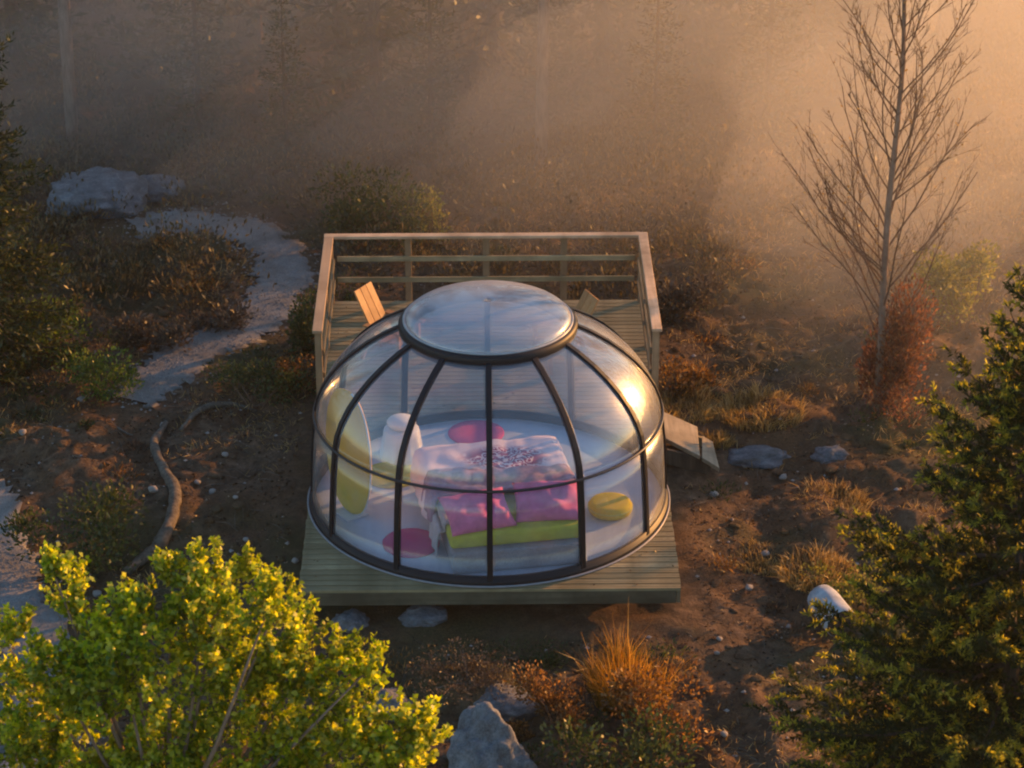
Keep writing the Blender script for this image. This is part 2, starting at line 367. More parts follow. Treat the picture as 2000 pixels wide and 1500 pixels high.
M['litter'] = leaf_mat('fallen_leaves', [(0, (.03, .02, .012)), (.6, (.075, .045, .026)), (.9, (.16, .10, .055)), (1, (.30, .24, .17))], .25)
M['undergrowth'] = leaf_mat('forest_floor_plants', [(0, (.05, .042, .022)), (.5, (.095, .075, .036)), (.85, (.15, .11, .05)), (1, (.22, .16, .08))], .4, 1.3, .03, .35)

# ------------------------------------------------------------------ leaf clouds and plants
def unit(v): return v / (np.linalg.norm(v, axis=1, keepdims=True) + 1e-9)
def leaf_arrays(P, D, L, W, rng, curl=.25):
    n = len(P); D = unit(D); S = unit(np.cross(D, rng.normal(size=(n, 3)))); N = np.cross(D, S)
    L = np.broadcast_to(L, n)[:, None]; W = np.broadcast_to(W, n)[:, None]
    v0 = P; v1 = P + D * L * .5 + S * W * .5 + N * L * curl * .3; v2 = P + D * L + N * L * curl * -.2; v3 = P + D * L * .5 - S * W * .5 + N * L * curl * .3
    V = np.stack([v0, v1, v2, v3], 1).reshape(-1, 3); return V, np.arange(4 * n).reshape(-1, 4)
def rand_dir(n, rng): return unit(rng.normal(size=(n, 3)))
def bush_mesh(name, mat, w, d, h, n, L, seed, lobes=9, up=.5, Wr=.55):
    rng = np.random.default_rng(seed)
    lc = np.stack([rng.uniform(-.36, .36, lobes) * w, rng.uniform(-.36, .36, lobes) * d, rng.uniform(.15, .72, lobes) * h], 1)
    lr = rng.uniform(.16, .34, lobes)
    k = rng.integers(0, lobes, n); q = rand_dir(n, rng) * (rng.random((n, 1)) ** .45)
    P = lc[k] + q * lr[k][:, None] * np.array([w, d, h * 1.0]); P[:, 2] = np.abs(P[:, 2])
    D = q + rng.normal(size=(n, 3)) * .5 + np.array([0, 0, up])
    V, F = leaf_arrays(P, D, L * rng.uniform(.6, 1.3, n), L * Wr * rng.uniform(.7, 1.2, n), rng)
    return np_mesh(name, V, F, mat), lc
def bush(name, label, u, v, wpx, hpx, mat, L=.05, n=None, seed=0, cat='shrub', group=None, up=.5, Wr=.55, sink=.06, dep=.8):
    p = gp(u, v); s = pxm(p); w = wpx / s; h = hpx / s / .92
    n = n or int(min(9000, 2.2 * w * h / (L * L * .4) + 500))
    o = thing(name, label, cat, (p.x, p.y, p.z - sink), 0, group)
    me, lc = bush_mesh('foliage', mat, w, w * dep, h, n, L, seed, up=up, Wr=Wr); put('foliage', me, o)['kind'] = 'stuff'
    m = MB(); rr = random.Random(seed)
    for c in lc:
        b = (rr.uniform(-.08, .08) * w, rr.uniform(-.08, .08) * w, 0)
        mid = Vector(b).lerp(Vector(c), .55) + Vector((rr.uniform(-.05, .05), rr.uniform(-.05, .05), .03))
        m.tube([b, mid, c, Vector(c) + (Vector(c) - mid) * .5], [.014, .010, .006, .003], 4)
    m.build('stem', M['twig'], o); return o
def tuft_mesh(name, mat, w, h, n, seed, lean=.35, bw=.012, sp=.42):
    rng = np.random.default_rng(seed); a = rng.random(n) * 2 * math.pi; r = np.sqrt(rng.random(n)) * w * sp
    B = np.stack([r * np.cos(a), r * np.sin(a), np.zeros(n)], 1)
    out = np.stack([np.cos(a), np.sin(a), np.zeros(n)], 1) * (r / (w * sp))[:, None] * .45 + rng.normal(size=(n, 3)) * [.42, .42, 0]
    H = h * (rng.uniform(.35, 1.1, n) * (.72 + .9 * vnoise(B[:, 0] * 7 + seed, B[:, 1] * 7)))[:, None]; up = np.array([0, 0, 1.0])
    p1 = B + up * H * .55 + out * H * lean * .35; p2 = B + up * H * (1 - .25 * np.linalg.norm(out, axis=1, keepdims=True) * lean) + out * H * lean
    S = unit(np.cross(p2 - B, rng.normal(size=(n, 3)))) * bw * rng.uniform(.6, 1.2, n)[:, None]
    V = np.stack([B - S * .5, B + S * .5, p1 + S * .4, p1 - S * .4, p2 + S * .08, p2 - S * .08], 1).reshape(-1, 3)
    i = np.arange(n)[:, None] * 6; F = np.concatenate([i + [0, 1, 2, 3], i + [3, 2, 4, 5]]); return np_mesh(name, V, F, mat)
def tuft(label, u, v, wpx, hpx, mat=None, n=500, seed=0, lean=.4, name='grass_tuft', group=None, bw=.014):
    p = gp(u, v); s = pxm(p)
    o = put(name, tuft_mesh(name, mat or M['straw'], wpx / s, hpx / s / .92, n, seed, lean, bw), None, (p.x, p.y, p.z - .03))
    return tag(o, label, 'grass', group)

TIP_MASK = []  # flags the blades near twig tips that take the second material
def spruce_mesh(h, r, seed, lev=.22, br=8, twig=.10, blade=.035, L=.09, W=.022, base=.08, fan=.55, detail=True):
    rng = np.random.default_rng(seed); tw = MB(); P = []; D = []; TIP_MASK.clear()
    z = h * base
    while z < h - .05:
        f = 1 - z / h; nb = max(3, int(br * (.55 + .45 * f) + rng.uniform(-.5, .5)))
        a0 = rng.random() * 6.28
        for k in range(nb):
            a = a0 + 6.283 * k / nb + rng.normal() * .22; bl = r * (f ** .8) * rng.uniform(.62, 1.12) + .06
            zz = z + rng.uniform(-.32, .32) * lev; el = math.radians(38 - 58 * (f ** .7) + rng.normal() * 7)
            dr = np.array([math.cos(a), math.sin(a), 0]); m = 6; pts = []
            for i in range(m):
                tt = i / (m - 1); pts.append(np.array([0, 0, zz]) + dr * bl * tt * math.cos(el) + np.array([0, 0, 1]) * (bl * tt * math.sin(el) - .20 * bl * tt * (1 - tt) + .13 * bl * tt ** 3))
            if detail or bl > .5: tw.tube(pts, list(np.linspace(.012 + .008 * bl, .004, m)), 3)
            pts = np.array(pts); nt = max(2, int(bl / twig)); sd = np.array([-dr[1], dr[0], 0])
            for i in range(nt):
                tt = .12 + .88 * (i + rng.random()) / nt; x = tt * (m - 1); i0 = min(int(x), m - 2); p0 = pts[i0] + (pts[i0 + 1] - pts[i0]) * (x - i0)
                tang = pts[i0 + 1] - pts[i0]; tang /= np.linalg.norm(tang) + 1e-9
                for sgn in ((-1, 1) if tt < .96 else (0,)):
                    tl = (.30 * bl * (1 - .75 * tt) + .10) * rng.uniform(.7, 1.25)
                    td = tang * .75 + sd * sgn * .8 + np.array([0, 0, rng.normal() * .22 - .06]); td /= np.linalg.norm(td)
                    q = max(2, int(tl / blade)); s = (np.arange(q) + rng.random(q)) / q
                    pp = p0 + td * (s * tl)[:, None] + np.array([0, 0, -.12]) * (s * s * tl)[:, None]
                    P.append(pp); TIP_MASK.append((s > .55) & (rng.random() < .25 + .6 * tt)); dd = td * .9 + rng.normal(size=(q, 3)) * fan + np.array([0, 0, .18]); D.append(dd)
        z += lev * (.8 + .4 * rng.random())
    P = np.concatenate(P); D = np.concatenate(D); n = len(P)
    V, F = leaf_arrays(P, D, L * rng.uniform(.7, 1.25, n), W * rng.uniform(.8, 1.2, n), rng, .12)
    tw.tube([(0, 0, -.2), (.02, 0, h * .5), (0, 0, h)], [.022 * h * .55 + .03, .012 * h * .6 + .015, .008], 8)
    return V, F, tw, n
def spruce(name, label, loc, h, r, seed, mat, group=None, cat='tree', rz=0, **k):
    V, F, tw, n = spruce_mesh(h, r, seed, **k)
    o = thing(name, label, cat, loc, rz, group)
    cr = put('crown', np_mesh('crown', V, F, mat, mi=np.concatenate(TIP_MASK).astype(np.int32) if isinstance(mat, list) else None), o); cr['kind'] = 'stuff'
    tw.build('trunk', M['bark'], o); return o
def bare_tree_mesh(h, seed, r0=.07, nbr=42, spread=.42, leaf=400, lo=.16, sub=5, thin=1.0):
    rr = random.Random(seed); mt = MB(); mb = MB(); tips = []
    tp = [Vector((math.sin(i * 1.3 + seed) * .02 * h / 8 * i * .4, math.cos(i * 1.7 + seed) * .02 * i * .3, h * i / 9 - (.2 if i == 0 else 0))) for i in range(10)]
    mt.tube(tp, [r0 * (1 - .93 * i / 9) + .004 for i in range(10)], 8)
    def along(z):
        x = max(0, min(8.999, z / h * 9)); i = int(x); return tp[i].lerp(tp[i + 1], x - i)
    for k in range(nbr):
        f = lo + (1 - lo) * (k + rr.random()) / nbr; f = min(f, .97); b = along(f * h); a = rr.random() * 6.28 + k * 2.4
        bl = h * spread * (1 - f) ** .75 * rr.uniform(.55, 1.1) + .15
        d = Vector((math.cos(a), math.sin(a), rr.uniform(.85, 1.5))).normalized(); pts = [b]
        m = 6; cur = b
        for i in range(m):
            d = (d + Vector((rr.uniform(-.17, .17), rr.uniform(-.17, .17), .07))).normalized(); cur = cur + d * bl / m; pts.append(cur)
        br = thin * r0 * (.08 + .22 * (1 - f)); mb.tube(pts, [br * (1 - .8 * i / m) + .0035 for i in range(m + 1)], 4)
        for j in range(int(sub + bl * sub)):
            t = rr.uniform(.15, .98); x = t * m; i = min(int(x), m - 1); p = pts[i].lerp(pts[i + 1], x - i); dd = (pts[i + 1] - pts[i]).normalized()
            sd = (dd + Vector((rr.uniform(-1, 1), rr.uniform(-1, 1), rr.uniform(-.25, .7))) * .8).normalized(); sl_ = bl * (1 - t * .6) * rr.uniform(.16, .42) + .06
            q = [p, p + sd * sl_ * .5 + Vector((0, 0, .02)), p + sd * sl_ + Vector((rr.uniform(-.04, .04), rr.uniform(-.04, .04), .05)) * sl_ * 3]
            mb.tube(q, [.0055 * thin, .004 * thin, .0025], 3)
            tips += q[1:]
            for e in range(3):
                s2 = (sd + Vector((rr.uniform(-1, 1), rr.uniform(-1, 1), rr.uniform(-.4, .8))) * .7).normalized(); p2 = q[0].lerp(q[2], rr.uniform(.3, 1))
                mb.tube([p2, p2 + s2 * sl_ * rr.uniform(.2, .45)], [.003, .002], 3)
    rng = np.random.default_rng(seed); ix = rng.integers(0, len(tips), leaf); P = np.array([tuple(tips[i]) for i in ix]).reshape(-1, 3)
    V, F = leaf_arrays(P, rng.normal(size=(leaf, 3)), .045, .03, rng); return mt, mb, V, F
def bare_tree(name, label, loc, h, seed, mat_leaf, group=None, barkmat=None, **k):
    mt, mb, V, F = bare_tree_mesh(h, seed, **k); o = thing(name, label, 'tree', loc, 0, group)
    mt.build('trunk', barkmat or M['bark_birch'], o, True); mb.build('branches', M['twig'], o)['kind'] = 'stuff'
    put('leaves', np_mesh('leaves', V, F, mat_leaf), o)['kind'] = 'stuff'; return o
def pine(name, label, loc, h, seed, group=None):
    rr = random.Random(seed); o = thing(name, label, 'tree', loc, 0, group); m = MB()
    m.tube([(0, 0, -.3), (.06, .02, h * .4), (-.05, .04, h * .75), (0, 0, h)], [.115, .09, .065, .02], 8); m.build('trunk', M['bark_pale'], o, True)
    mb = MB(); rng = np.random.default_rng(seed); P = []
    for k in range(26):
        f = rr.uniform(.55, 1) if k > 5 else rr.uniform(.25, .55); a = rr.random() * 6.28; bl = h * .17 * (1.25 - f) * rr.uniform(.8, 1.3) * (1 if k > 5 else .6)
        b = Vector((0, 0, f * h)); e = b + Vector((math.cos(a), math.sin(a), rr.uniform(-.1, .35))) * bl; mb.tube([b, b.lerp(e, .5) + Vector((0, 0, .1)), e], [.03, .02, .01], 4)
        if k > 5:
            n = 260; P.append(np.array(e) * .75 + np.array(b) * .25 + rng.normal(size=(n, 3)) * [bl * .28, bl * .28, bl * .12])
    mb.build('branches', M['bark'], o)['kind'] = 'stuff'
    P = np.concatenate(P); V, F = leaf_arrays(P, rng.normal(size=(len(P), 3)) + [0, 0, .5], .26, .06, rng); put('crown', np_mesh('crown', V, F, M['needle_bg']), o)['kind'] = 'stuff'; return o

# ------------------------------------------------------------------ the ground and paths
def grid_axis(lo, a, b, hi, fine, coarse_n):
    L = lo + (a - lo) * (1 - (np.linspace(1, 0, coarse_n, endpoint=True) ** 1.6)); Rr = b + (hi - b) * (np.linspace(0, 1, coarse_n) ** 1.6)
    return np.concatenate([L[:-1], np.arange(a, b, fine), Rr])
xs = grid_axis(-110, -9.5, 10.5, 110, .065, 40); ys = grid_axis(-60, -5, 15, 160, .065, 60)
X, Y = np.meshgrid(xs, ys, indexing='ij'); V = np.stack([X, Y, zg(X, Y)], -1).reshape(-1, 3)
nx, ny = len(xs), len(ys); I = np.arange(nx * ny).reshape(nx, ny)
F = np.stack([I[:-1, :-1], I[1:, :-1], I[1:, 1:], I[:-1, 1:]], -1).reshape(-1, 4)
tag(put('ground', np_mesh('ground', V, F, M['soil'], True)), kind='structure')
def path_strip(pts, half, seed):
    pts = [np.array(p) for p in spline(pts, 3)]; V = []; k = 11; rng = np.random.default_rng(seed)
    for i, p in enumerate(pts):
        t = pts[min(i + 1, len(pts) - 1)] - pts[max(i - 1, 0)]; t /= np.linalg.norm(t); nrm = np.array([-t[1], t[0]])
        hw = half * (1 + .35 * float(vnoise(i * .21 + seed, 3)) ) ; hw2 = half * (1 + .5 * float(vnoise(i * .17 + seed, 9)))
        for j in range(k):
            s = -1 + 2 * j / (k - 1); q = p + nrm * (s * (hw if s < 0 else hw2)) + rng.normal(size=2) * (.012 + .05 * (abs(s) > .7))
            e = abs(s); V.append((q[0], q[1], zgf(*q) + .035 - .11 * max(0, e - .78) / .22))
    n = len(pts); I = np.arange(n * k).reshape(n, k); F = np.stack([I[:-1, :-1], I[1:, :-1], I[1:, 1:], I[:-1, 1:]], -1).reshape(-1, 4)
    return np.array(V), F
for pts, half, sd in ((PATH_A, .47, 1), (PATH_B, .44, 2)):
    V, F = path_strip(pts, half, sd); tag(put('gravel_path', np_mesh('gravel_path', V, F[:, ::-1], M['gravel'], True)), kind='structure')
# loose gravel on the paths
P = []
for pts, half in ((PATH_A, .55), (PATH_B, .5)):
    a = np.array(pts); ix = R_.integers(0, len(a) - 1, 2600); t = R_.random((2600, 1)); P.append(a[ix] * (1 - t) + a[ix + 1] * t + R_.normal(size=(2600, 2)) * half * .5)
P = np.concatenate(P); n = len(P); s = R_.uniform(.008, .028, n)[:, None]
oct_ = np.array([[1, 0, 0], [-1, 0, 0], [0, 1, 0], [0, -1, 0], [0, 0, .7], [0, 0, -.7]]); of = np.array([[0, 2, 4], [2, 1, 4], [1, 3, 4], [3, 0, 4]])
B = np.c_[P, zg(P[:, 0], P[:, 1]) + .035]; V = (B[:, None, :] + oct_[None] * s[:, :, None] * R_.uniform(.7, 1.3, (n, 6, 1))).reshape(-1, 3)
F = (np.arange(n)[:, None, None] * 6 + of[None]).reshape(-1, 3); tag(put('gravel', np_mesh('gravel', V, F, M['gravel'])), kind='stuff')

# ------------------------------------------------------------------ far forest, sunward forest, undergrowth
def free(x, y, m=0.0):
    ok = ~((np.abs(x) < 2.45 + m) & (y > -.25 - m) & (y < 8.4 + m)) & ~((x > 2.2) & (x < 3.2) & (y > 3.3) & (y < 4.9))
    return ok & (dist_poly(x, y, PATH_A) > .50 + m) & (dist_poly(x, y, PATH_B) > .40 + m)
bgs = [spruce_mesh(h, r, s, lev=.34, br=7, twig=.26, blade=.12, L=.26, W=.10, base=b, detail=False) for h, r, s, b in ((11, 2.1, 3, .10), (9, 1.9, 4, .05), (13, 2.2, 5, .22))]
def bg_proto(i, loc, label):
    V, F, tw, n = bgs[i]; o = thing('spruce_tree', label, 'tree', loc, 0, 'misty forest spruces behind the deck')
    put('crown', np_mesh('crown', V, F, M['needle_bg']), o)['kind'] = 'stuff'; tw.build('trunk', M['bark'], o); return o
SPR = [(-1.9, 18.2, 1), (2.2, 20.0, 1), (-5.4, 20.2, 1), (6.6, 21.2, 1), (-8.6, 20.4, 1), (.2, 21.6, 1), (-2.6, 20.0, 0), (-.7, 24.5, 2), (3.7, 21.0, 1), (5.6, 20.2, 0), (-9.8, 22, 2), (1.6, 27, 1), (-4.6, 25.5, 2), (7.3, 23, 1),
       (-11.2, 17.2, 1), (-6.6, 29, 0), (4.2, 31, 2), (-1.6, 33, 0), (-9.2, 35, 1), (.4, 38, 2), (-12.8, 27, 0), (6.5, 37, 0), (-4.4, 39, 1)]
def whereabouts(x, y):
    s = next(w for lim, w in ((-10, 'at the far left edge'), (-7.6, 'left of the grey boulder'), (-5.5, 'over the grey boulder'), (-4, 'over the path bend'), (-2.2, 'left of the railing'), (-.4, "over the railing's left half"),
             (1, 'over the railing centre'), (2.9, "over the railing's right half"), (5, 'left of the bare tree'), (7.1, 'behind the bare tree'), (99, 'at the far right')) if x < lim)
    d = next(w for lim, w in ((19, 'front'), (21, 'second'), (23, 'third'), (26, 'fourth'), (30, 'fifth'), (34, 'sixth'), (99, 'rear')) if y < lim)
    return s, d
protos = {}
for x, y, i in SPR:
    s, d = whereabouts(x, y)
    lab = f"{['dark', 'low bushy', 'tall'][i]} misty spruce {s}, {d} row of the forest"
    loc = (x, y, zgf(x, y) - .1)
    if i not in protos: protos[i] = bg_proto(i, loc, lab)
    else: copy_tree(protos[i], loc, rnd.random() * 6.28, lab, rnd.uniform(.85, 1.12))
YSP = [(-3.3, 15.4, .36, 'young spruce in mist just left of and behind the railing'), (-.9, 16.4, .44, 'young spruce in mist behind the left half of the railing'), (2.9, 15.9, .42, 'young spruce in glowing mist behind the right railing corner'),
       (4.9, 17.0, .52, 'young spruce in glowing mist midway between railing and bare tree'), (-4.9, 17.0, .50, 'young spruce in mist beyond the path bend'), (1.1, 17.6, .50, 'young spruce in mist beside the thin pale pine')]
for x, y, k, lab in YSP: copy_tree(protos[1], (x, y, zgf(x, y) - .05), rnd.random() * 6.28, lab, k)
PIN = [(-6.95, 15.9, 14, 'tall pine with pale pinkish trunk rising behind the grey boulder at left'),
       (-5.2, 18.2, 13, 'slim pale-trunked pine right of the one behind the boulder'),
       (.95, 15.6, 11, 'thin pale pine trunk in mist straight behind the deck railing'),
       (5.1, 23.5, 13, 'pale pine trunk showing high up left of the bare birch'),
       (9.6, 16.8, 13, 'pale pine trunk in golden mist right of the bare birch'),
       (-8.9, 18.5, 14, 'pale bluish pine trunk at the far left edge')]
for i, (x, y, h, lab) in enumerate(PIN): pine('pine_tree', lab, (x, y, zgf(x, y)), h, 40 + i, 'pale trunked pines in the mist')
BAR = [(-4.1, 20.6, 'bare brown birch left of the railing in the mist'), (2.6, 21.8, 'bare birch in glowing mist behind the right end of the railing'), (5.9, 19.9, 'bare birch in glowing mist left of the tall bare tree'), (-5.9, 23.5, 'bare birch between two pale pines at left'),
       (8.6, 21.5, 'bare birch in the brightest mist at the right edge'), (-3.2, 25.8, 'bare birch deep in the forest left of centre'), (0.2, 22.5, 'bare birch in the mist behind the thin pale pine')]
bt = [bare_tree('birch_tree', 'x', (0, 0, -50), h, s, M['straw'], 'bare birches in the mist', nbr=34, leaf=500, r0=.05) for h, s in ((7.5, 21), (6.2, 22))]
for i, (x, y, lab) in enumerate(BAR):
    loc = (x, y, zgf(x, y))
    if i < 2: bt[i].location = loc; bt[i]['label'] = lab
    else: copy_tree(bt[i % 2], loc, rnd.random() * 6.28, lab, rnd.uniform(.8, 1.15))
# the wood goes on to the right and behind, towards the sun: one mass
sh, ch = Vector((math.sin(SUN_AZ), math.cos(SUN_AZ), 0)), Vector((-math.cos(SUN_AZ), math.sin(SUN_AZ), 0))
Vs, Fs, off = [], [], 0
def wood_tree(x, y, i, s):
    global off
    V, F, tw, n = bgs[i]; a = rnd.random() * 6.28; c, sn = math.cos(a) * s, math.sin(a) * s
    W = np.stack([V[:, 0] * c - V[:, 1] * sn + x, V[:, 0] * sn + V[:, 1] * c + y, V[:, 2] * s + zgf(x, y) - .1], 1)
    Vs.append(W); Fs.append(F + off); off += len(V)
FOREST = [(1.2, 17, 1, .62), (-.6, 19, 1, .55), (3.4, 18, 1, .60), (-3.0, 20, 1, .5), (11.9, 23, 0, 1.0), (12.9, 26, 2, .85), (21.5, 30, 2, 1.1), (22.6, 33, 0, 1.2), (25, 31, 2, 1.1), (27.5, 34, 0, 1.2)]
for pu, s, i, k in FOREST:
    p = sh * s + ch * pu; wood_tree(p.x, p.y, i, k)
for k in range(16):
    x, y = rnd.uniform(-34, 16), rnd.uniform(40, 58); wood_tree(x, y, k % 3, rnd.uniform(.9, 1.2))
for k in range(7): wood_tree(rnd.uniform(-30, -14), rnd.uniform(8, 36), k % 3, rnd.uniform(.9, 1.2))
tag(put('forest', np_mesh('forest', np.concatenate(Vs), np.concatenate(Fs), M['needle_bg'])), kind='stuff')
# undergrowth of the forest floor
n = 2300; cx = R_.uniform(-15, 16, n); cy_ = 8.8 + 30 * R_.random(n) ** 1.2; k_ = free(cx, cy_, .25) & ((cy_ > 10) | (vnoise(cx * .5, cy_ * .5) > -.05)); cx, cy_ = cx[k_], cy_[k_]; n = len(cx)
ch_ = R_.uniform(.18, .75, n) * (1 + .8 * (vnoise(cx * .3 + 5, cy_ * .3) > .05)); m = 95
q = rand_dir(n * m, R_) * R_.random((n * m, 1)) ** .5; q[:, 2] = np.abs(q[:, 2])
cc = np.repeat(np.stack([cx, cy_, zg(cx, cy_)], 1), m, 0); hh = np.repeat(ch_, m)[:, None]
P = cc + q * hh * np.array([.9, .9, 1.0]); V, F = leaf_arrays(P, q + [0, 0, .8] + R_.normal(size=q.shape) * .4, R_.uniform(.05, .14, n * m), R_.uniform(.018, .05, n * m), R_)
tag(put('undergrowth', np_mesh('undergrowth', V, F, M['undergrowth'])), kind='stuff')

# ------------------------------------------------------------------ the deck
DW, DL = 4.40, 8.15
deck = thing('wooden_deck', 'long raised deck of grooved grey-brown planks carrying the glass dome', 'deck', (0, 0, Z0))
def dz(z): return z - Z0
pb = MB(); npl = 66; step = DL / npl
for g in range(5):      # five raised ridges per plank
    w = (step - .022) / 5
    pb.box((0, -step / 2 + .011 + w * (g + .5), -.003 if g % 2 else 0), (DW, w - .006, .026))
pb.box((0, 0, -.016), (DW - .004, step - .022, .022)); pme = pb.mesh('plank', M['deck'])
for i in range(npl):
    put('plank', pme, deck, (rnd.uniform(-.006, .006), step * (i + .5), dz(-.0135 + rnd.uniform(-.0015, .0015))))
for sx in (-1, 1):
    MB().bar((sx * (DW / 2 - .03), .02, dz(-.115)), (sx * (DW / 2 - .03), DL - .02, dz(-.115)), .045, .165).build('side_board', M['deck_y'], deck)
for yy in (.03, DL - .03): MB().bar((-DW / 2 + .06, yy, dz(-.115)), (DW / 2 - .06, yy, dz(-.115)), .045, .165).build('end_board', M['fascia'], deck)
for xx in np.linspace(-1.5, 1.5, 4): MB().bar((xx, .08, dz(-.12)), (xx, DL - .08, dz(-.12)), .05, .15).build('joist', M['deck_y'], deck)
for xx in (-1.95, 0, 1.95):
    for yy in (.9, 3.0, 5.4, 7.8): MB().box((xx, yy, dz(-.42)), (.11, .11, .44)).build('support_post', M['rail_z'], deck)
# railing round the rear terrace
RL = 3.15; rail = thing('deck_railing', 'timber railing with broad top boards round the rear of the deck', 'railing', (0, DL, 0))
yr0 = DL - RL
MB().box((0, -.02, 1.0), (DW + .15, .13, .04)).build('top_rail', M['rail_x'], rail, bevel=.006)
for sx in (-1, 1):
    MB().box((sx * (DW / 2 + .005), -RL / 2 - .087, 1.0), (.13, RL, .042)).build('top_rail', M['rail_y'], rail, bevel=.006)
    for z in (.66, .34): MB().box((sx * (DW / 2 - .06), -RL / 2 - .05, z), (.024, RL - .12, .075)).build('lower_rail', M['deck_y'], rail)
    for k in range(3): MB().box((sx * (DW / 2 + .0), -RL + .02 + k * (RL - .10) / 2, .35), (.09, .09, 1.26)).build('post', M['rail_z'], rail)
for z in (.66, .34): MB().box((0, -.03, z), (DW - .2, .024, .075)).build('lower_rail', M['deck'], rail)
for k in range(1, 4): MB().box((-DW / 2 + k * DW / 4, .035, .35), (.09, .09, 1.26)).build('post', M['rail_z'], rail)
# steps down to the right
steps = thing('wooden_steps', 'two pale plank steps leading down from the right side of the deck', 'steps', (2.25, 4.1, 0))
def slab(name, q, z0, z1, th, mat, parent):
    o0 = Vector(parent.location); V = [Vector((*at_z(u, v, z)[:2], z)) - o0 for (u, v), z in zip(q, (z0, z1, z1, z0))]; V += [p - Vector((0, 0, th)) for p in V]
    return MB().add(V, [(3, 2, 1, 0), (4, 5, 6, 7)] + [(i, (i + 1) % 4, 4 + (i + 1) % 4, 4 + i) for i in range(4)]).build(name, mat, parent, bevel=.008)
slab('tread', [(1288, 800), (1362, 833), (1367, 890), (1300, 856)], -.06, -.17, .06, M['ramp'], steps)
slab('tread', [(1371, 850), (1392, 862), (1405, 914), (1371, 893)], -.20, -.26, .06, M['ramp'], steps)
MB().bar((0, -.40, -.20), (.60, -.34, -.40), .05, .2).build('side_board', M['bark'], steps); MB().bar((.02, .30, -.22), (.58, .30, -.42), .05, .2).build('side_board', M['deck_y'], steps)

# ------------------------------------------------------------------ the dome
DR, DC = 2.19, Vector((0, 2.24, 0))
def bez(a, b, c, d, n): return [tuple((1 - t) ** 3 * np.array(a) + 3 * (1 - t) ** 2 * t * np.array(b) + 3 * (1 - t) * t * t * np.array(c) + t ** 3 * np.array(d)) for t in np.linspace(0, 1, n)]
PRO_L = [(2.155, .05), (2.135, .45), (2.11, .85), (2.075, 1.2)]
PRO_U = bez((2.075, 1.2), (2.035, 1.62), (1.62, 2.06), (.985, 2.33), 9)
dome = thing('glass_dome', 'round clear glamping dome with dark ribs and a domed skylight on the deck', 'dome', DC)
NR = 12; STEP = 2 * math.pi / NR; A0 = -math.pi / 2
MB().lathe([(2.125, .0), (2.125, .12), (2.175, .12), (2.175, .07), (2.185, .065), (2.19, .05), (2.19, .0)], 96, (0, 0, .004), False).build('base_ring', M['frame'], dome, True)
MB().tube([(2.205 * math.cos(a), 2.205 * math.sin(a), .018) for a in np.linspace(0, 2 * math.pi, 96, endpoint=False)], .014, 6, True).build('base_seal', simple('grey_seal', (.22, .22, .24), .4), dome, True)
MB().lathe([(0.01, .012), (2.134, .012)], 96, (0, 0, 0), False).add([(0, 0, .012)], []).build('floor', M['floor'], dome)
full = PRO_L + PRO_U[1:]
ribm = MB()
def rib_geo(prof, w, dpt):
    m = MB(); V = []; n = len(prof)
    for i, (r, z) in enumerate(prof):
        a = np.array(prof[max(i - 1, 0)]); b = np.array(prof[min(i + 1, n - 1)]); t = (b - a) / np.linalg.norm(b - a); nr = np.array([t[1], -t[0]])
        for o, s in ((-.6, -1), (.5, -1), (.5, 1), (-.6, 1)):
            q = np.array([r, z]) + nr * o * dpt; V.append((q[0], s * w / 2, q[1]))
    F = [(i * 4 + k, i * 4 + (k + 1) % 4, i * 4 + 4 + (k + 1) % 4, i * 4 + 4 + k) for i in range(n - 1) for k in range(4)] + [(3, 2, 1, 0), tuple((n - 1) * 4 + k for k in range(4))]
    return m.add(V, F)
rme = rib_geo(full, .068, .055).mesh('rib', M['frame'])
for k in range(NR):
    o = put('rib', rme, dome, None, .006); o.rotation_euler = (0, 0, A0 + k * STEP)
def pane_geo(prof, n=8):
    V = []; m = len(prof); F = []
    for off in (0.0, -.006):
        for i, (r, z) in enumerate(prof):
            a = np.array(prof[max(i - 1, 0)]); b = np.array(prof[min(i + 1, m - 1)]); t = (b - a) / np.linalg.norm(b - a); q = np.array([r, z]) + np.array([t[1], -t[0]]) * off
            for j in range(n + 1):
                an = .012 + (STEP - .024) * j / n; V.append((q[0] * math.cos(an), q[0] * math.sin(an), q[1]))
    A = lambda s, i, j: s * m * (n + 1) + i * (n + 1) + j
    for i in range(m - 1):
        for j in range(n): F += [(A(0, i, j), A(0, i, j + 1), A(0, i + 1, j + 1), A(0, i + 1, j)), (A(1, i, j), A(1, i + 1, j), A(1, i + 1, j + 1), A(1, i, j + 1))]
        F += [(A(0, i, 0), A(0, i + 1, 0), A(1, i + 1, 0), A(1, i, 0)), (A(0, i + 1, n), A(0, i, n), A(1, i, n), A(1, i + 1, n))]
    for j in range(n): F += [(A(0, 0, j + 1), A(0, 0, j), A(1, 0, j), A(1, 0, j + 1)), (A(0, m - 1, j), A(0, m - 1, j + 1), A(1, m - 1, j + 1), A(1, m - 1, j))]
    return MB().add(V, F)
dense = bez((2.075, 1.206), (2.035, 1.62), (1.62, 2.06), (.985, 2.33), 22)
lo_me = pane_geo([(2.155, .055), (2.135, .45), (2.11, .85), (2.076, 1.194)], 16).mesh('lower_pane', M['clear'], True)
up_me = pane_geo(dense, 16).mesh('upper_pane', M['clear'], True)
for k in range(NR):
    for nm, me in (('lower_pane', lo_me), ('upper_pane', up_me)):
        o = put(nm, me, dome); o.rotation_euler = (0, 0, A0 + k * STEP)
arc = np.linspace(A0 - math.radians(98), A0 + math.radians(98), 60)
MB().tube([(2.098 * math.cos(a), 2.098 * math.sin(a), 1.2) for a in arc], .018, 8).build('hoop', M['hoopm'], dome, True)
